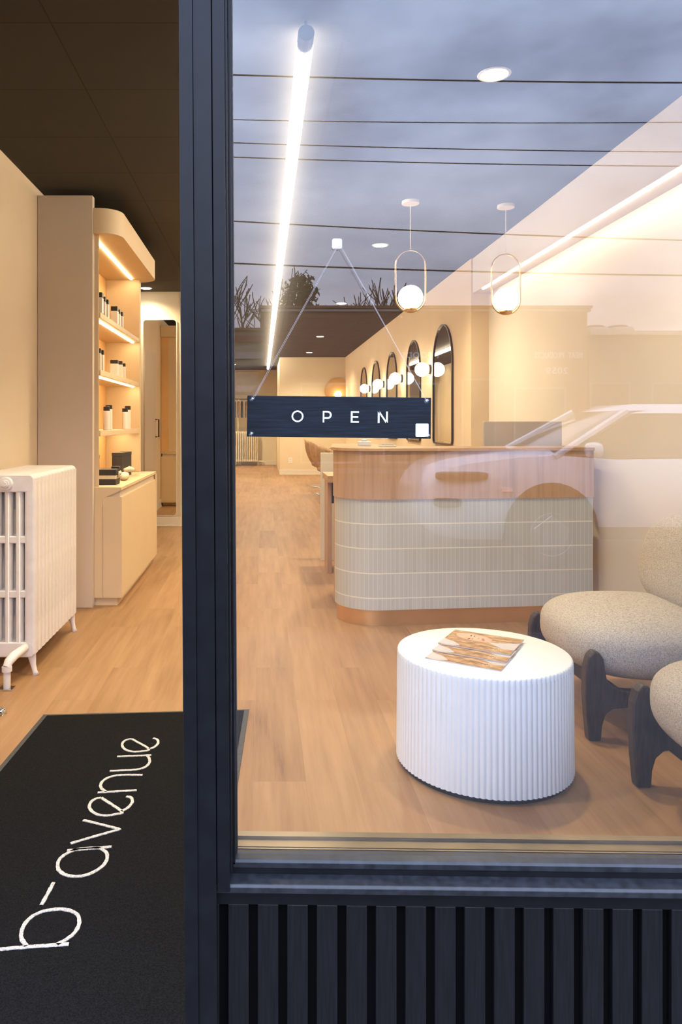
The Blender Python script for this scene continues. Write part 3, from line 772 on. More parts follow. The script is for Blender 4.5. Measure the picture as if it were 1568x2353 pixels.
# little things on the counter top (peep out under the sign)
t = thing('tissue_box', 'small white box on the counter top under the OPEN sign', 'box', (.72, 5.22, 1.139))
MB().box(.68, .76, 5.15, 5.25, 1.1395, 1.172).build('carton', M['white_lacq'], t, bevel=.003)
MB().superell((.72, 5.20, 1.178), (.02, .014, .012), .8, .8, 12, 8).build('tissue', M['white_lacq'], t, smooth=True)
t = thing('card_tray', 'low cream tray of cards on the counter top', 'tray', (.85, 5.05, 1.139))
MB().box(.80, .91, 5.00, 5.08, 1.1395, 1.150).build('tray', M['trimwhite'], t, bevel=.002)
MB().box(.815, .895, 5.015, 5.065, 1.1505, 1.158).build('cards', M['paper'], t)

# ------------------------------------------------------------------ drum table + magazines
tc = Vector((.845, 2.83, 0)); TR = .322; TH = .43
dt = thing('drum_table', 'round white fluted drum table by the shop window', 'table', tc)
NF = 100; seg = NF * 8
def flute(k): return -0.0055 * (1 - abs(math.sin(PI * NF * k / seg)) ** .8)
mb = MB(); rows = [(.02, 0), (TH - .030, 0), (TH - .022, .001)]
for (z, e) in rows:
    for k in range(seg):
        a = 2 * PI * k / seg; r = TR + (.004 if z < .1 else 0) + flute(k) + e * .3
        mb.v.append(tc + Vector((r * math.cos(a), r * math.sin(a), z)))
for i in range(len(rows) - 1):
    for k in range(seg):
        k2 = (k + 1) % seg; mb.f.append((i * seg + k, i * seg + k2, (i + 1) * seg + k2, (i + 1) * seg + k))
mb.build('fluted_side', M['white_lacq'], dt, smooth=True)
mb = MB(); prof = [(.25, TH - .024, 0), (TR - .001, TH - .024, 1), (TR - .001, TH - .010, 1), (TR - .003, TH - .004, .6), (TR - .010, TH, 0), (.001, TH, 0)]
for (r0, z, e) in prof:
    for k in range(seg):
        a = 2 * PI * k / seg; r = r0 + flute(k) * e
        mb.v.append(tc + Vector((r * math.cos(a), r * math.sin(a), z)))
for i in range(len(prof) - 1):
    for k in range(seg):
        k2 = (k + 1) % seg; mb.f.append((i * seg + k, i * seg + k2, (i + 1) * seg + k2, (i + 1) * seg + k))
smooth_angle(mb.build('table_top', M['white_lacq'], dt), 50)
MB().lathe([(TR - .012, 0), (TR - .012, .021)], tc, 64).build('base_ring', M['black'], dt)

def plane_at(px, py, z):
    Y = F * (EYE - z) / (py - CY); return Vector(((px - CX) * Y / F, Y, z))
mc = lambda a, b: plane_at(960 + a / 5.6, 1430 + b / 5.6, TH)
A_, B_, D_ = mc(260, 310), mc(520, 135), mc(1205, 465)   # front-left, back-left, front-right of the top copy
shift2 = mc(185, 385) - A_; shift3 = mc(95, 468) - A_
ex = (D_ - A_); ey = (B_ - A_)
Lx, Ly = ex.length, ey.length; ux = ex.normalized(); uy = Vector((-ux.y, ux.x, 0))
Ly = .225; Lx = .275
mags = 'fashion magazines fanned out on the white drum table'
def magazine(org, z, label, bend):
    root = thing('magazine', label, 'magazine', (org.x, org.y, z), mags)
    root.rotation_euler = (0, 0, math.atan2(ux.y, ux.x))
    def bld(mb, nm, m, **k):
        q = mb.build(nm, m, None, origin=(0, 0, 0), **k); q.parent = root; return q
    th_ = .0032
    bld(MB().box(0, Lx, 0, Ly, 0, th_), 'pages', M['paper'])
    def flat(pts, nm, m, z_):
        mb = MB(); mb.add([(a * Lx, b * Ly, z_) for a, b in pts], [tuple(range(len(pts)))]); return bld(mb, nm, m)
    flat([(0, 0), (1, 0), (1, 1), (0, 1)], 'cover', M['paper'], th_ + .0001)
    # hair: blond waves sweeping from the head across the cover
    flat([(.0, .97), (1.0, .985), (1.0, 0), (.0, 0)], 'printed_hair', M['hairprint'], th_ + .0003)
    flat([(0, .03), (.10, .0), (.20, .0), (.30, .07), (.20, .22), (.0, .36)], 'printed_backdrop', M['paper'], th_ + .0005)
    flat([(.60, .50), (.72, .52), (1.0, .70), (1.0, .28), (.86, .24), (.74, .34)], 'printed_backdrop', M['paper'], th_ + .0005)
    n = 28
    face = [(.36 + .27 * math.cos(2 * PI * k / n), .66 + .20 * math.sin(2 * PI * k / n) - .06 * math.cos(2 * PI * k / n)) for k in range(n)]
    flat(face, 'printed_face', M['skin'], th_ + .0005)
    def blob(cx, cy, rx, ry, a, nm, m):
        pts = [(cx + rx * math.cos(t) * math.cos(a) - ry * math.sin(t) * math.sin(a), cy + rx * math.cos(t) * math.sin(a) + ry * math.sin(t) * math.cos(a)) for t in [2 * PI * k / 16 for k in range(16)]]
        flat(pts, nm, m, th_ + .0007)
    blob(.505, .60, .022, .085, .25, 'printed_lips', M['lips'])
    blob(.30, .74, .010, .055, .1, 'printed_brow', M['shadowprint'])
    blob(.315, .54, .012, .045, -.1, 'printed_brow', M['shadowprint'])
    blob(.35, .74, .008, .038, .1, 'printed_eye', M['shadowprint'])
    blob(.36, .55, .008, .035, -.1, 'printed_eye', M['shadowprint'])
    blob(.43, .64, .010, .026, .2, 'printed_nose', M['lips'])
    for (a, b) in ((.74, .12), (.79, .12), (.84, .12), (.745, .19), (.80, .19)):
        mb = MB()
        mb.add([(a * Lx, b * Ly, th_ + .0011), ((a + .035) * Lx, b * Ly, th_ + .0011), ((a + .035) * Lx, (b + .008) * Ly, th_ + .0011), (a * Lx, (b + .008) * Ly, th_ + .0011)], [(0, 1, 2, 3)])
        mb.add([(a * Lx, (b + .0) * Ly, th_ + .0011), ((a + .006) * Lx, b * Ly, th_ + .0011), ((a + .006) * Lx, (b + .04) * Ly, th_ + .0011), (a * Lx, (b + .04) * Ly, th_ + .0011)], [(0, 1, 2, 3)])
        bld(mb, 'printed_mark', M['pavwhite'])
    return root
magazine(A_ + shift3, TH + .0005, 'glossy magazine with blond cover, bottom of the fan on the drum table', 0)
magazine(A_ + shift2, TH + .0052, 'glossy magazine with blond cover, middle of the fan on the drum table', 0)
magazine(A_, TH + .0099, 'glossy magazine with blond cover, top of the fan on the drum table', 0)

# ------------------------------------------------------------------ armchairs
def armchair(yc, label):
    x0 = 1.325
    t = thing('armchair', label, 'armchair', (1.72, yc, 0), 'oatmeal lounge chairs along the wall')
    MB().superell((1.685, yc, .352), (.375, .375, .150), .72, .74, 64, 36).build('seat_cushion', M['fabric'], t, smooth=True)
    R = Matrix.Rotation(math.radians(14), 3, 'Y')
    MB().superell((1.965, yc, .650), (.125, .360, .225), .75, .68, 64, 36, R).build('backrest_cushion', M['fabric'], t, smooth=True)
    half = .335
    prof = [(1.338, 0), (1.328, .10), (1.322, .20), (1.326, .30), (1.338, .345), (1.358, .366), (1.380, .362), (1.398, .335), (1.404, .29), (1.412, .25), (1.436, .222), (1.48, .205), (1.60, .198), (1.80, .198), (1.90, .215), (1.96, .26), (1.99, .33), (2.02, .352), (2.05, .34), (2.06, .30),
            (2.05, .20), (2.06, .10), (2.07, 0), (2.01, 0), (2.0, .08), (1.97, .12), (1.90, .135), (1.50, .135), (1.435, .130), (1.405, .105), (1.392, .06), (1.388, 0)]
    for s in (-1, 1):
        y_out = yc + s * half; y_in = yc + s * (half - .048)
        a, b = min(y_out, y_in), max(y_out, y_in)
        MB().prism(prof, lambda p, q: Vector((p, a, q)), lambda p, q: Vector((p, b, q))).build('side_frame', M['darkwood'], t, bevel=.007, bseg=3)
    for xx in (1.44, 1.90):
        MB().box(xx, xx + .045, yc - half + .048, yc + half - .048, .14, .20).build('cross_rail', M['darkwood'], t, bevel=.003)
    return t
armchair(3.355, 'oatmeal boucle lounge chair with dark wood frame, behind the drum table')
armchair(2.345, 'oatmeal boucle lounge chair with dark wood frame, cut by the edge of the window')

# ------------------------------------------------------------------ lights
def downlight(x, y, label, power=330):
    t = thing('recessed_downlight', label, 'ceiling light', (x, y, ZC), 'recessed round downlights')
    MB().lathe([(.076, -.004), (.078, -.0015), (.078, -.0005)], (x, y, ZC), 32).build('trim_ring', M['white_lacq'], t, smooth=True)
    MB().lathe([(.0001, -.0065), (.060, -.0065), (.064, -.0045)], (x, y, ZC), 32).build('lens', M['downlight'], t, smooth=True)
    l = bpy.data.lights.new('downlight_beam', 'SPOT'); l.energy = power; l.color = WARM; l.spot_size = math.radians(142 if x > 0 or y > 6 else 112); l.spot_blend = .8; l.shadow_soft_size = .05
    lo = bpy.data.objects.new('downlight_beam', l); C.objects.link(lo); lo.parent = t; lo.location = (0, 0, -.02)
for (x, y, lab) in ((1.10, 3.50, 'glowing round downlight nearest the shop window'), (1.10, 6.86, 'glowing round downlight above the reception counter'),
                    (1.10, 10.2, 'third glowing downlight from the window on the dark ceiling'), (1.11, 14.1, 'fourth glowing downlight from the window on the dark ceiling'),
                    (1.11, 17.3, 'glowing downlight nearest the cream back wall'), (-1.42, 9.05, 'glowing downlight in front of the tall mirror wall'),
                    (-.75, 2.3, 'added fill downlight out of view over the entrance mat'), (-.30, 3.5, 'added fill downlight hidden behind the door post, first over the aisle'), (-.30, 5.6, 'added fill downlight hidden behind the door post, second over the aisle'), (-.62, 12.5, 'added fill downlight, unseen, over the rear aisle'), (-.80, 20.8, 'added fill downlight, unseen, before the far radiator'), (-.78, 16.5, 'added fill downlight, unseen, over the far aisle')):  # these six are added unseen lamps, brightening the entrance side and far end
    downlight(x, y, lab, (135 if x > 0 else 150) if y < 5 else (80 if x < -1.2 else (150 if x < 0 and y < 6 else (420 if y > 20 else 260))))
# long linear tube
TX, TZ = .18, 2.88
t = thing('linear_pendant', 'long white glowing tube light hung lengthwise under the dark ceiling', 'pendant light', (TX, 12, TZ))
MB().tube([(TX, 3.10, TZ), (TX, 21.4, TZ)], .036, 20).build('diffuser', M['tube'], t, smooth=False)
MB().tube([(TX, 3.10, TZ), (TX, 2.995, TZ)], .0335, 20).build('end_cap', M['black'], t)
MB().tube([(TX, 21.4, TZ), (TX, 21.45, TZ)], .0335, 20).build('end_cap', M['black'], t)
MB().tube([(TX, 3.04, TZ + .03), (TX, 3.04, ZC)], .006, 8).build('suspension_rod', M['black'], t)
MB().tube([(TX, 21.42, TZ + .03), (TX, 21.42, ZC)], .006, 8).build('suspension_rod', M['black'], t)
# cove strip
tag(MB().box(2.130, 2.142, 1.5, 7.14, 2.588, 2.5995).build('ceiling_light_strip', M['strip']), 'thin glowing light strip under the pale soffit', 'light strip')
# oval pendants
def oval_pendant(x, y, ztop, zbot, w, gz, label):
    t = thing('pendant_lamp', label, 'pendant light', (x, y, ZC), 'brass oval pendants over the reception counter')
    MB().lathe([(.062, -.024), (.064, -.02), (.064, 0)], (x, y, ZC), 32).build('ceiling_rose', M['trimwhite'], t, smooth=False, bevel=.002)
    MB().tube([(x, y, ZC - .02), (x, y, ztop)], .0035, 8).build('cord', M['trimwhite'], t)
    r = w / 2; path = []
    for k in range(17): a = PI * k / 16; path.append((x + r * math.cos(a), y, ztop - r + r * math.sin(a)))
    for k in range(17): a = PI + PI * k / 16; path.append((x + r * math.cos(a), y, zbot + r + r * math.sin(a)))
    MB().tube(path, .0062, 10, closed=True).build('oval_frame', M['brass'], t, smooth=True)
    MB().sphere((x, y, gz), .092, 32, 20).build('glass_globe', M['globe'], t, smooth=True)
    MB().lathe([(.025, -.004), (.045, .006), (.05, .022)], (x, y, gz - .104), 24).build('globe_cup', M['brass'], t, smooth=True)
oval_pendant(1.106, 5.5, 2.585, 2.125, .222, 2.232, 'brass oval pendant lamp nearer the tube light')
oval_pendant(1.848, 5.6, 2.575, 2.122, .215, 2.232, 'brass oval pendant lamp nearer the pale wall and light strip')
# arched mirrors and sconces
MY = (8.55, 10.2, 11.9, 13.55, 15.15); mw = .455; mz0, mz1 = 1.055, 2.44
ml = ('first arched black framed mirror counting from the street', 'second arched black framed mirror counting from the street', 'third arched black framed mirror, middle of the five',
      'fourth arched black framed mirror counting from the street', 'fifth and farthest arched black framed mirror')
def arch(y, w, z0, z1, rb):
    pts = []
    for k in range(7): a = PI + .5 * PI * k / 6; pts.append((y - w + rb + rb * math.cos(a), z0 + rb + rb * math.sin(a)))
    for k in range(7): a = 1.5 * PI + .5 * PI * k / 6; pts.append((y + w - rb + rb * math.cos(a), z0 + rb + rb * math.sin(a)))
    for k in range(25): a = PI * k / 24; pts.append((y + w * math.cos(a), z1 - w + w * math.sin(a)))
    return pts
for y, lab in zip(MY, ml):
    t = thing('arched_mirror', lab, 'mirror', (XM, y, mz0), 'arched mirrors along the beige wall')
    out = arch(y, mw, mz0, mz1, .06); inn = arch(y, mw - .015, mz0 + .015, mz1 - .015, .045)
    n = len(out); mb = MB()
    mb.v = [Vector((XM - .001, a, b)) for a, b in out] + [Vector((XM - .024, a, b)) for a, b in out] + [Vector((XM - .024, a, b)) for a, b in inn] + [Vector((XM - .010, a, b)) for a, b in inn]
    for k in range(n):
        k2 = (k + 1) % n
        mb.f += [(k, k2, n + k2, n + k), (n + k, n + k2, 2 * n + k2, 2 * n + k), (2 * n + k, 2 * n + k2, 3 * n + k2, 3 * n + k)]
    mb.build('frame', M['black'], t)
    mb = MB(); mb.add([(XM - .012, a, b) for a, b in inn], [tuple(range(n))]); mb.build('mirror_glass', M['mirror'], t)
for y, lab in zip((9.20, 11.05, 12.70, 14.35), ('globe wall lamp between the first and second arched mirrors', 'globe wall lamp between the second and third arched mirrors',
                  'globe wall lamp between the third and fourth arched mirrors', 'globe wall lamp between the fourth and fifth arched mirrors', 'globe wall lamp beyond the farthest arched mirror')):
    z = 1.965
    t = thing('wall_sconce', lab, 'wall lamp', (XM, y, z), 'globe wall lamps between the arched mirrors')
    MB().lathe([(.058, -.028), (.062, -.024), (.062, 0)], (XM, y, z), 28, 'x').build('backplate', M['black'], t, smooth=False, bevel=.002)
    MB().sphere((XM - .108, y, z), .088, 28, 18).build('glass_globe', M['globe_far'], t, smooth=True)
    MB().lathe([(.03, -.045), (.03, -.02)], (XM, y, z), 20, 'x').build('neck', M['black'], t, smooth=True)
# amber disc lamp
c0 = at(777, 898, YB - .05)
t = thing('disc_wall_lamp', 'large amber glass disc lamp glowing on the cream back wall', 'wall lamp', c0)
MB().lathe([(.0001, -.05), (.12, -.058), (.24, -.045), (.335, .0), (.34, .03), (.33, .045)], c0, 48, 'y').build('amber_disc', M['amber'], t, smooth=True)
MB().sphere(c0 + Vector((-.01, -.14, -.10)), .085, 20, 12).build('bulb', M['globe_far'], t, smooth=True)

# ------------------------------------------------------------------ styling chairs, trolley
def styling_chair():
    t = thing('styling_chair', 'x', 'chair', (0, 0, 0), 'tan styling chairs facing the arched mirrors')
    # seat faces +X ; back shell wraps on the -X side
    mb = MB(); nu, nv = 24, 10; th_ = .03
    for off in (0, th_):
        for j in range(nv + 1):
            v = j / nv
            for i in range(nu + 1):
                u = -1 + 2 * i / nu; a = PI + u * 1.75
                r = (.31 - off) * (.50 + .52 * math.sin(min(1, v * 1.15) * PI / 2))
                zt = .40 + v ** 1.25 * (.57 - .30 * abs(u) ** 2.4)
                # quilted channels
                rr = r + (.006 * abs(math.sin(u * 9)) if off == 0 else 0)
                mb.v.append(Vector((rr * math.cos(a) - .05 * v, rr * math.sin(a), zt)))
    w = nu + 1; B = w * (nv + 1)
    for j in range(nv):
        for i in range(nu):
            mb.f.append((j * w + i, j * w + i + 1, (j + 1) * w + i + 1, (j + 1) * w + i))
            mb.f.append((B + j * w + i, B + (j + 1) * w + i, B + (j + 1) * w + i + 1, B + j * w + i + 1))
    for i in range(nu):
        mb.f.append((nv * w + i, nv * w + i + 1, B + nv * w + i + 1, B + nv * w + i)); mb.f.append((i, B + i, B + i + 1, i + 1))
    for j in range(nv):
        mb.f.append((j * w, (j + 1) * w, B + (j + 1) * w, B + j * w)); mb.f.append((j * w + nu, B + j * w + nu, B + (j + 1) * w + nu, (j + 1) * w + nu))
    mb.build('back_shell', M['leather'], t, smooth=True)
    MB().superell((.03, 0, .47), (.25, .23, .06), .5, .6, 32, 14).build('seat', M['leather'], t, smooth=True)
    MB().lathe([(.05, .36), (.05, .41)], (0, 0, 0), 20).build('seat_plate', M['chrome'], t)
    MB().lathe([(.028, .03), (.028, .37)], (0, 0, 0), 20).build('gas_column', M['chrome'], t, smooth=True)
    MB().lathe([(.27, 0), (.27, .010), (.24, .022), (.05, .035)], (0, 0, 0), 40).build('base', M['chrome'], t, smooth=True)
    MB().tube([(.05, -.02, .28), (.30, -.16, .20), (.33, -.16, .19), (.33, .16, .19), (.30, .16, .20), (.05, .02, .28)], .011, 8).build('footrest', M['chrome'], t, smooth=True)
    return t
proto = styling_chair()
cl = ('tan leather styling chair, farthest of the row, peeping past the white divider', 'tan leather styling chair, second from the back wall, facing the mirrors',
      'tan leather styling chair, middle of the row facing the mirrors', 'tan leather styling chair, second of the row behind the counter')
for k, (x, y) in enumerate(((1.24, 15.15), (1.23, 13.55), (1.22, 11.9), (1.22, 10.2))):
    o = proto if k == 0 else copy_tree(proto)
    o.location = (x, y, 0); o['label'] = cl[k]
t = thing('salon_trolley', 'black salon trolley beside the styling chairs', 'trolley', (1.28, 12.75, 0))
MB().box(1.10, 1.42, 12.6, 12.9, .08, .12).box(1.10, 1.42, 12.6, 12.9, .45, .48).box(1.08, 1.44, 12.58, 12.92, .80, .86).build('tray', M['black_soft'], t, bevel=.004)
pb = MB()
for xx in (1.12, 1.40):
    for yy in (12.62, 12.88): pb.tube([(xx, yy, .06), (xx, yy, .82)], .010)
pb.build('posts', M['black'], t)
for xx in (1.12, 1.40):
    for yy in (12.62, 12.88): MB().lathe([(.028, -.012), (.03, 0), (.028, .012)], (xx, yy, .031), 16, 'x').build('caster', M['black'], t)

# ------------------------------------------------------------------ far end of the room
fr_ = thing('radiator', 'cream cast iron radiator at the far end under the clothes rail', 'radiator', (-.45, 22.7, 0))
x = -1.0
sec = None; k = 0
while x < -.10:
    if sec is None:
        m_ = MB()
        for yy in (22.62, 22.70, 22.78): m_.tube([(x, yy, .14), (x, yy, 1.0)], .019, 8)
        m_.box(x - .026, x + .026, 22.60, 22.80, .98, 1.05).box(x - .026, x + .026, 22.60, 22.80, .12, .18)
        sec = m_.build('section', M['cream_metal'], fr_, bevel=.006)
    else:
        c = sec.copy(); C.objects.link(c); c.parent = fr_; c.location = (.057 * k, 0, 0)
    x += .057; k += 1
for xx in (-.98, -.12): MB().tube([(xx, 22.7, 0), (xx, 22.7, .14)], [.03, .02], 8).build('foot', M['cream_metal'], fr_)
MB().tube([(-.10, 22.7, .12), (.02, 22.7, .12), (.06, 22.7, .10), (.06, 22.7, 0)], .028, 10).build('valve_pipe', M['cream_metal'], fr_, smooth=True)
w2 = thing('window_2', 'far window covered by a pale blind', 'window', (-.55, YB2, 1.9)); w2['kind'] = 'structure'
xw1 = at(592, 0, YB2).x
MB().box(-1.02, xw1 + .03, YB2 - .03, YB2, 2.12, 2.90).build('window_frame', M['trimwhite'], w2, bevel=.004)
MB().box(-1.0, xw1, YB2 - .05, YB2 - .031, 2.16, 2.88).build('blind', M['blind'], w2)
t = thing('clothes_rail', 'black clothes rail beneath the far window', 'rail', (-.8, 22.4, 2.0))
MB().tube([(-1.03, 22.35, 2.02), (-.05, 22.35, 2.02)], .016, 8).build('rail', M['black'], t)
MB().tube([(-.05, 22.35, 2.02), (-.05, 22.98, 2.02)], .014, 8).build('rail_bracket', M['black'], t)
for k, xx in enumerate((-.92, -.82, -.70, -.60, -.47)):
    t = thing('hanging_garment', ('dark brown smock hanging nearest the side wall on the far rail', 'black smock hanging second along the far rail', 'brown smock hanging in the middle of the far rail',
              'black smock hanging fourth along the far rail', 'dark smock hanging last along the far rail')[k], 'garment', (xx, 22.35, 2.0), 'smocks on the far clothes rail')
    m_ = M['cloth_a'] if k % 2 == 0 else M['cloth_b']
    prof = [(-.17, 0), (.17, 0), (.16, .35), (.20, .45), (.05, .50), (-.05, .50), (-.20, .45), (-.16, .35)]
    MB().prism(prof, lambda a, b: Vector((xx - .025 - a * .1, 22.35 + a, 1.46 + b)), lambda a, b: Vector((xx + .025 - a * .1, 22.35 + a, 1.46 + b))).build('cloth', m_, t, bevel=.01)
    MB().tube([(xx, 22.35, 1.95), (xx, 22.35, 1.99), (xx, 22.36, 2.03), (xx, 22.345, 2.045)], .004, 6).build('hanger_hook', M['chrome'], t)
# arched screen on the corridor wall that the first mirror reflects
t = thing('arched_screen', 'arched tan panel with pale edge seen in the nearest arched mirror', 'panel', (XP, 19.4, 0))
o1 = arch(19.4, .75, .0, 1.75, .02); o2 = arch(19.4, .71, .04, 1.71, .02)
MB().prism(o1, lambda a, b: Vector((XP + .005, a, b)), lambda a, b: Vector((XP + .03, a, b))).build('edge', M['trimwhite'], t)
MB().prism(o2, lambda a, b: Vector((XP + .031, a, b)), lambda a, b: Vector((XP + .036, a, b))).build('panel_face', M['leather'], t)
# outlet
oc = at(668, 1058, YB - .004)
t = thing('wall_outlet', 'white wall outlet low on the cream back wall', 'outlet', oc)
MB().box(oc.x - .045, oc.x + .045, YB - .008, YB - .001, oc.z - .07, oc.z + .07).build('cover_plate', M['white_lacq'], t, bevel=.002)
for s in (-1, 1):
    MB().box(oc.x - .018, oc.x + .018, YB - .0095, YB - .008, oc.z + s * .03 - .018, oc.z + s * .03 + .018).build('socket', M['trimwhite'], t)

# ------------------------------------------------------------------ the street (seen in the window's reflection)
struct('sidewalk', MB().box(-30, 40, -2.3, 1.12, -.25, -.03), M['concrete'], 'concrete sidewalk outside the shop', 'sidewalk')
struct('road', MB().box(-30, 40, -17.2, -2.3, -.35, -.17), M['asphalt'], 'asphalt street reflected in the window', 'road')
struct('sidewalk_far', MB().box(-30, 40, -19.6, -17.2, -.25, -.04), M['concrete'], 'concrete sidewalk across the street', 'sidewalk')
struct('ground', MB().box(-60, 70, -60, -19.6, -.4, -.05), M['asphalt'], 'ground behind the buildings across the street', 'ground')
YBLD = -19.6; DV = 2.4 - YBLD
def V(px, py, D): return ((px - CX) * D / F, EYE - (py - CY) * D / F)
bx0, bz = V(607, 703, DV); bx1, _ = V(1350, 703, DV)
b = thing('brick_building', 'brick shop building across the street reflected in the window', 'building', (5, YBLD, -.05))
MB().box(bx0, bx1, YBLD - 6, YBLD, -.05, bz - .08).build('walls', M['brick'], b)
MB().box(bx0 - .12, bx1 + .12, YBLD - 6.1, YBLD + .10, bz - .08, bz).build('coping', M['brick'], b)
MB().box(bx0 - .08, bx1 + .08, YBLD - 6.05, YBLD + .06, bz - .17, bz - .10).build('parapet_band', M['stone'], b)
for (p0, p1, q0, q1) in ((690, 830, 880, 1080), (880, 1010, 880, 1080), (1060, 1140, 870, 1120), (1180, 1300, 890, 1080)):
    xa, za = V(p0, q0, DV); xb, zb = V(p1, q1, DV)
    f = MB().box(xa, xb, YBLD, YBLD + .05, max(zb, 0.1), za).build('shop_window', M['stone'], b)
    MB().box(xa + .06, xb - .06, YBLD + .051, YBLD + .06, max(zb, 0.1) + .06, za - .06).build('pane', M['darkpane'], f)
def text_mesh(txt, size, x, z, Y, m, parent, name, width=None):
    cu = bpy.data.curves.new('lettering', 'FONT'); cu.body = txt; cu.size = size; cu.align_x = 'CENTER'; cu.extrude = .02; cu.offset = .004; cu.space_character = 1.15
    ob = bpy.data.objects.new('lettering_source', cu); C.objects.link(ob)
    bpy.context.view_layer.update()
    me = bpy.data.meshes.new_from_object(ob.evaluated_get(bpy.context.evaluated_depsgraph_get()))
    C.objects.unlink(ob); bpy.data.objects.remove(ob)
    vs = [v.co.copy() for v in me.vertices]; fs = [tuple(p.vertices) for p in me.polygons]; bpy.data.meshes.remove(me)
    xs = [v.x for v in vs]; k = (width / (max(xs) - min(xs))) if width else 1
    mb = MB()
    # stands on a facade that looks towards +Y: reading direction is -X
    mb.v = [Vector((x - v.x * k, Y + v.z + .03, z + v.y)) for v in vs]; mb.f = fs
    return mb.build(name, m, parent)
def tx(p0, p1, q, txt, name, size):
    xa, z = V(p0, q, DV); xb, _ = V(p1, q, DV)
    text_mesh(txt, size, (xa + xb) / 2, z, YBLD + .02, M['pavwhite'], b, name, xb - xa)
tx(1228, 1338, 823, 'MEAT  PRODUCTS', 'fascia_lettering', .24)
tx(922, 1012, 823, 'Y FOODS', 'fascia_lettering', .24)
tx(1254, 1304, 859, '2059', 'street_number', .27)
# low buildings on either side
lx0 = -9.0; _, lz = V(560, 757, DV)
b2 = thing('low_garage', 'low striped garage building beside the brick shop in the reflection', 'building', (-4, YBLD, -.05))
MB().box(lx0, bx0 - .001, YBLD - 6, YBLD - .3, -.05, lz).build('walls', M['siding'], b2)
for k in range(5):
    MB().box(lx0, bx0 - .001, YBLD - .299, YBLD - .25, lz - .35 - k * .5, lz - .15 - k * .5).build('cladding_band', M['brick'] if k % 2 == 0 else M['stone'], b2)
MB().box(lx0, bx0 - .001, YBLD - 6, YBLD - .2, lz, lz + .08).build('roof_edge', M['brick'], b2)
D2 = DV; rx0 = bx1 + .15; rx1 = 24; _, rz = V(1450, 768, D2)
b3 = thing('white_building', 'pale low building on the far side of the brick shop in the reflection', 'building', (15, YBLD, -.05))
M['pale'] = mat('pale render', (.16, .13, .12), .85, var=.05)
MB().box(rx0, rx1, YBLD - 6, YBLD - .2, -.05, rz).build('walls', M['pale'], b3)
MB().box(rx0, rx1, YBLD - 6, YBLD - .1, rz, rz + .12).build('roof_edge', M['stone'], b3)
for (p0, p1) in ((1362, 1455), (1505, 1600)):
    xa, za = V(p0, 878, DV); xb, zb = V(p1, 960, DV)
    f = MB().box(xa, xb, YBLD - .2, YBLD - .15, zb, za).build('window', M['stone'], b3)
    MB().box(xa + .05, xb - .05, YBLD - .149, YBLD - .14, zb + .05, za - .05).build('pane', M['darkpane'], f)
for (p0, p1, lab) in ((1358, 1405, 'grey rooftop unit nearer the brick shop in the reflection'), (1412, 1462, 'grey rooftop unit farther from the brick shop in the reflection')):
    xa, _ = V(p0, 760, DV + 2); xb, z1 = V(p1, 750, DV + 2)
    t = thing('rooftop_unit', lab, 'air conditioner', ((xa + xb) / 2, YBLD - 2, rz), 'rooftop units')
    MB().box(xa, xb, YBLD - 3, YBLD - 2, rz, z1).build('casing', M['shutter'], t, bevel=.1)
    MB().lathe([(.3, 0), (.32, .05), (.28, .08)], ((xa + xb) / 2, YBLD - 2.5, z1), 20).build('fan_guard', M['carblack'], t)

# wires and poles
wires = [(172, 190, .022, 'topmost thick power line across the window reflection'), (275, 281, .012, 'second power line from the top in the reflection'), (328, 349, .014, 'third power line from the top in the reflection'),
         (361, 382, .014, 'fourth power line from the top in the reflection'), (508, 552, .017, 'fifth power line from the top in the reflection'), (605, 633, .020, 'lowest thick cable crossing the reflection')]
Dw = 14.0; Yw = 2.4 - Dw
zt = 0
for (q0, q1, r, lab) in wires:
    xa, za = V(533, q0, Dw); xb, zb = V(1568, q1, Dw)
    sl_ = (zb - za) / (xb - xa); pts = []
    for k in range(41):
        xx = -16 + 40 * k / 40
        zz = za + sl_ * (xx - xa) + .0018 * (xx - xa) * (xx - xb)
        pts.append((xx, Yw, zz))
    tag(MB().tube(pts, r * .75, 6).build('power_line', M['wire'], origin=pts[0]), lab, 'cable', 'overhead power lines')
for xx, lab in ((-16, 'wooden utility pole at the far end of the street'), (24, 'wooden utility pole past the parked car')):
    t = thing('utility_pole', lab, 'pole', (xx, Yw, -.17))
    MB().tube([(xx, Yw, -.17), (xx, Yw, 10.5)], [.17, .12], 12).build('shaft', M['bark'], t)
    MB().box(xx - .06, xx + .06, Yw - .9, Yw + .9, 9.6, 9.75).build('crossarm', M['bark'], t)

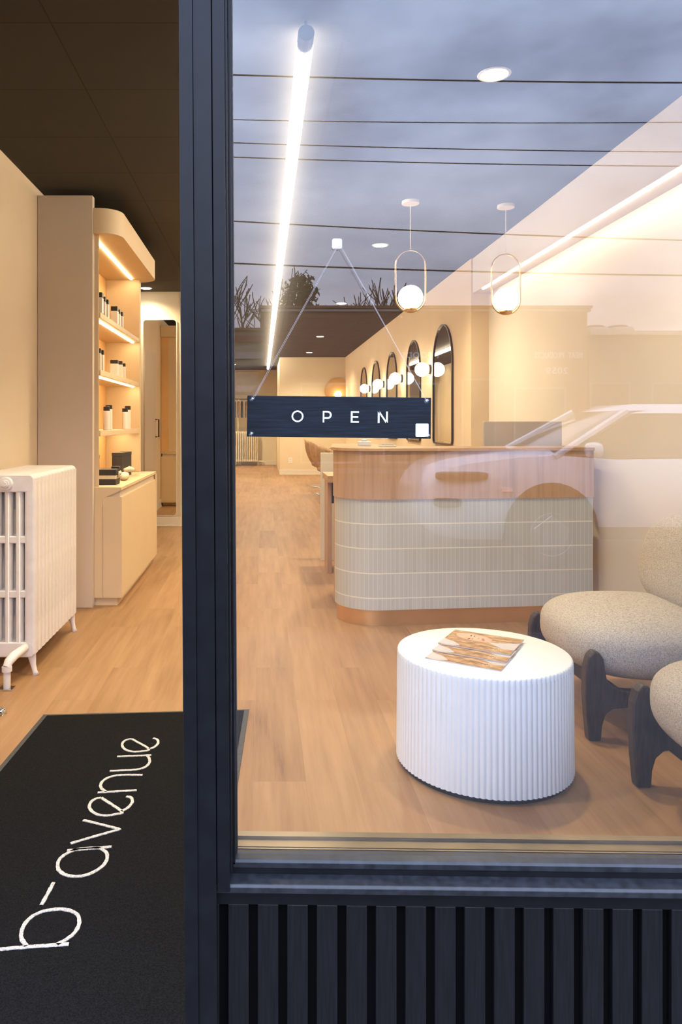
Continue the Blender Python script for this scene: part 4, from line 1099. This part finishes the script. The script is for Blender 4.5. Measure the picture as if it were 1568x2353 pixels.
# trees
def branch(mb, p, d, L, r, lvl, spread=.5):
    segs = 4; pts = [p]; rs = [r]
    q = p.copy(); dd = d.copy()
    for k in range(segs):
        dd = (dd + Vector((random.uniform(-.14, .14), random.uniform(-.14, .14), random.uniform(-.02, .12)))).normalized()
        q = q + dd * L / segs; pts.append(q.copy()); rs.append(r * (1 - .45 * (k + 1) / segs))
    mb.tube(pts, [max(.016, q_) for q_ in rs], 6 if lvl > 2 else 4, caps=False)
    if lvl == 0: return
    for k in range(3 if lvl > 1 else 4):
        i = random.randint(2, segs)
        nd = (dd + Vector((random.uniform(-1, 1), random.uniform(-1, 1), random.uniform(-.2, .7))) * spread).normalized()
        branch(mb, pts[i], nd, L * random.uniform(.6, .8), rs[i] * .62, lvl - 1, spread)
Dt = 30; Yt = 2.4 - Dt
for tk, (px, top, kind, lab) in enumerate(((556, 628, 0, 'bare tall tree behind the striped garage, nearest the window frame'), (612, 620, 0, 'bare tree behind the striped garage, next to the pine'),
                            (790, 655, 0, 'bare tree above the brick shop roof, just past the pine'), (845, 660, 0, 'bare bushy tree above the brick shop roof, middle of the three'), (893, 668, 0, 'small bare tree above the brick shop roof, farthest from the pine'))):
    Dt = (31, 34.5, 33, 37, 41)[tk]; Yt = 2.4 - Dt
    x, zt = V(px, top, Dt)
    t = thing('bare_tree', lab, 'tree', (x, Yt, -.05), 'bare trees beyond the buildings')
    H = zt + .25; mb = MB()
    branch(mb, Vector((x, Yt, -.05)), Vector((0, 0, 1)), H * .42, .16, 4, .55)
    
    mz = max(p.z for p in mb.v); k = H / (mz + .05)
    for i, p in enumerate(mb.v):
        mb.v[i] = Vector((x + (p.x - x) * 1.25, Yt + (p.y - Yt) * .9, -.05 + (p.z + .05) * k))
    mb.build('branches', M['bark'], t)
Dt = 38.; Yt = 2.4 - Dt
x, zt = V(692, 632, Dt)
t = thing('pine_tree', 'dark evergreen tree above the brick shop roof behind the tube light', 'tree', (x, Yt, -.05))
tr = MB().tube([(x, Yt, -.05), (x + .1, Yt, zt * .6), (x, Yt, zt - .3)], [.18, .12, .04], 8)
fo = MB()
for k in range(34):
    zz = zt - random.uniform(.1, 3.6); sp = .25 + (zt - zz) * .36
    a = random.uniform(0, 2 * PI); rr = sp * random.uniform(.5, 1.1)
    c = Vector((x + rr * math.cos(a) * 1.1, Yt + rr * math.sin(a), zz))
    tr.tube([(x, Yt, zz - .3), tuple(c)], [.04, .015], 5)
    for j in range(46):
        dv = Vector((random.gauss(0, .24), random.gauss(0, .24), random.gauss(0, .12))); q = c + dv
        n_v = Vector((random.uniform(-1, 1), random.uniform(-1, 1), random.uniform(0, 1))).normalized() * .17
        s_v = n_v.cross(Vector((0, 0, 1))).normalized() * .06 if abs(n_v.z) < .1 else Vector((.06, 0, 0))
        fo.add([q - n_v, q + s_v, q + n_v, q - s_v], [(0, 1, 2, 3)])
tr.build('trunk', M['bark'], t); fo.build('needles', M['needles'], t)

# car
car = thing('parked_car', 'white SUV parked at the kerb, reflected in the window', 'car', (4.0, -6.1, -.17))
gz = -.17; CYn, CYf = -5.05, -6.9; cyc = (CYn + CYf) / 2; hw = (CYn - CYf) / 2
# stations: x, half width factor, z bottom, z belt/top of body
st = [(1.66, .70, .42, .78), (1.72, .82, .34, .90), (1.85, .92, .30, 1.02), (2.10, .97, .28, 1.10), (2.6, 1.0, .28, 1.17), (3.05, 1.0, .28, 1.19), (3.6, 1.0, .28, 1.15), (4.6, 1.0, .28, 1.16), (5.6, 1.0, .28, 1.17), (6.1, .96, .30, 1.14), (6.35, .86, .36, 1.05)]
mb = MB(); ring = 14
for (x, wf, z0, z1) in st:
    w = hw * wf; h = z1 - z0
    pr = [(-.9, 0), (-.98, .12), (-1, .45), (-1.0, .62), (-.97, .82), (-.90, .94), (-.6, 1.0), (.6, 1.0), (.90, .94), (.97, .82), (1.0, .62), (1, .45), (.98, .12), (.9, 0)]
    for (a, q) in pr: mb.v.append(Vector((x, cyc + a * w, gz + z0 + q * h)))
for i in range(len(st) - 1):
    for k in range(ring):
        k2 = (k + 1) % ring; mb.f.append((i * ring + k, i * ring + k2, (i + 1) * ring + k2, (i + 1) * ring + k))
mb.f += [tuple(range(ring)), tuple((len(st) - 1) * ring + k for k in range(ring))[::-1]]
bod = smooth_angle(mb.build('body', M['carpaint'], car), 40)
gh = [(2.95, 1.10, .86), (3.75, 1.60, .70), (4.3, 1.66, .70), (5.4, 1.64, .69), (6.1, 1.12, .84)]
mb = MB()
for z in (0, 1):
    pass
vs = []; base_z = 1.10
bot = [(2.95, .87), (6.15, .85)]; top = [(3.80, .68), (6.0 - .35, .67)]
n = 12
lo = rounded(2.92, 6.2, cyc - hw * .90, cyc + hw * .90, .25, 6); hi = rounded(3.78, 5.75, cyc - hw * .70, cyc + hw * .70, .25, 6)
mb.add([(a, b_, gz + 1.12) for a, b_ in lo] + [(a, b_, gz + 1.60) for a, b_ in hi], [tuple(range(len(lo)))[::-1], tuple(range(len(lo), 2 * len(lo)))] + [(i, (i + 1) % len(lo), len(lo) + (i + 1) % len(lo), len(lo) + i) for i in range(len(lo))])
smooth_angle(mb.build('windows', M['carglass'], car), 40)
hi2 = rounded(3.74, 5.85, cyc - hw * .74, cyc + hw * .74, .28, 6); hi3 = rounded(3.95, 5.6, cyc - hw * .62, cyc + hw * .62, .25, 6)
mb = MB(); L_ = len(hi2)
mb.add([(a, b_, gz + 1.57) for a, b_ in hi2] + [(a, b_, gz + 1.67) for a, b_ in hi3], [tuple(range(L_))[::-1], tuple(range(L_, 2 * L_))] + [(i, (i + 1) % L_, L_ + (i + 1) % L_, L_ + i) for i in range(L_)])
smooth_angle(mb.build('roof', M['carpaint'], car), 60)
for s in (-1, 1):
    yb = cyc + s * hw * .905; yt = cyc + s * hw * .72
    MB().tube([(2.98, yb, gz + 1.12), (3.80, yt, gz + 1.60)], .035, 6).build('pillar', M['carpaint'], car)
    MB().tube([(4.55, yb, gz + 1.13), (4.60, yt, gz + 1.60)], .03, 6).build('pillar', M['carblack'], car)
    yy = cyc + s * hw * 1.0
    MB().superell((3.30, yy + s * .10, gz + 1.20), (.07, .12, .08), .7, .7, 20, 12).build('wing_mirror', M['carpaint'], car, smooth=True)
    for xw in (2.92, 5.60):
        a_ = [(xw + .47 * math.cos(PI * k / 16), gz + .40 + .47 * math.sin(PI * k / 16)) for k in range(17)]
        MB().prism(a_ + [(xw - .47, gz + .28), (xw + .47, gz + .28)], lambda p, q: Vector((p, yy + s * .004, q)), lambda p, q: Vector((p, yy - s * .25, q))).build('wheel_arch', M['carblack'], car)
        wh = MB().lathe([(.20, -.11), (.31, -.11), (.345, -.08), (.345, .08), (.31, .11), (.20, .11)], (xw, yy - s * .105, gz + .345), 32, 'y').build('wheel', M['tyre'], car, smooth=True)
        rm = MB().lathe([(.03, s * .118), (.19, s * .118), (.215, s * .09)], (xw, yy - s * .105, gz + .345), 5, 'y')
        rm.lathe([(.20, s * .10), (.215, s * .112), (.228, s * .10)], (xw, yy - s * .105, gz + .345), 32, 'y')
        rm.build('rim', M['chrome'], wh)
    MB().superell((2.04, cyc + s * hw * .90, gz + .93), (.27, .11, .048), .45, .7, 24, 14).build('headlight', M['carglass'], car, smooth=True)
    MB().superell((1.90, cyc + s * hw * .86, gz + .66), (.14, .13, .05), .5, .6, 20, 12).build('air_intake', M['carblack'], car, smooth=True)
    MB().box(2.42, 2.52, yy - .01, yy + .012, gz + .78, gz + .815).build('marker_light', M['orange'], car)
MB().superell((1.72, cyc, gz + .58), (.06, .55, .16), .4, .4, 24, 12).build('grille', M['carblack'], car)
MB().box(3.0, 5.1, cyc + hw - .01, cyc + hw + .012, gz + .30, gz + .42).build('side_skirt', M['carblack'], car)
for xx in (4.5, 5.55):
    MB().box(xx, xx + .18, cyc + hw - .005, cyc + hw + .02, gz + .98, gz + 1.01).build('door_handle', M['chrome'], car)

# ------------------------------------------------------------------ sky
w = bpy.data.worlds.new('World'); bpy.context.scene.world = w; w.use_nodes = True
n = w.node_tree.nodes; l = w.node_tree.links; bg = n['Background']
tcn = n.new('ShaderNodeTexCoord'); sep = n.new('ShaderNodeSeparateXYZ'); l.new(tcn.outputs['Generated'], sep.inputs[0])
base = ramp(n, l, sep.outputs['Z'], [(0., (.42, .41, .47)), (.12, (.40, .40, .49)), (.24, (.42, .46, .60)), (.38, (.46, .56, .81)), (.7, (.48, .60, .88))])
mpn = n.new('ShaderNodeMapping'); mpn.inputs['Scale'].default_value = (2.2, 2.2, 6.5); l.new(tcn.outputs['Generated'], mpn.inputs[0])
cf = noise(n, l, mpn.outputs[0], 1.6, 6, .55)
cc = ramp(n, l, cf, [(.32, (.62, .62, .66)), (.5, (.95, .95, .96)), (.68, (1.28, 1.24, 1.2))])
mm = n.new('ShaderNodeMixRGB'); mm.blend_type = 'MULTIPLY'; mm.inputs[0].default_value = 1
l.new(base, mm.inputs[1]); l.new(cc, mm.inputs[2]); l.new(mm.outputs[0], bg.inputs['Color']); bg.inputs['Strength'].default_value = 8.6

# ------------------------------------------------------------------ camera and view
cam = bpy.data.cameras.new('camera'); co = bpy.data.objects.new('camera', cam); C.objects.link(co)
co.location = (0, 0, EYE); co.rotation_euler = (PI / 2, 0, 0)
cam.sensor_fit = 'VERTICAL'; cam.sensor_height = 36; cam.sensor_width = 24; cam.lens = F / 2353 * 36
cam.shift_x = (784 - CX) / 2353; cam.shift_y = -(1176.5 - CY) / 2353
cam.clip_start = .05; cam.clip_end = 200
s = bpy.context.scene; s.camera = co
s.view_settings.view_transform = 'Standard'; s.view_settings.look = 'None'; s.view_settings.exposure = 0
s.cycles.use_denoising = True; s.cycles.use_adaptive_sampling = True; s.cycles.adaptive_threshold = .025; s.cycles.max_bounces = 7; s.cycles.diffuse_bounces = 4; s.cycles.glossy_bounces = 4; s.cycles.transparent_max_bounces = 12
s.cycles.sample_clamp_indirect = 4; s.cycles.caustics_reflective = False; s.cycles.caustics_refractive = False
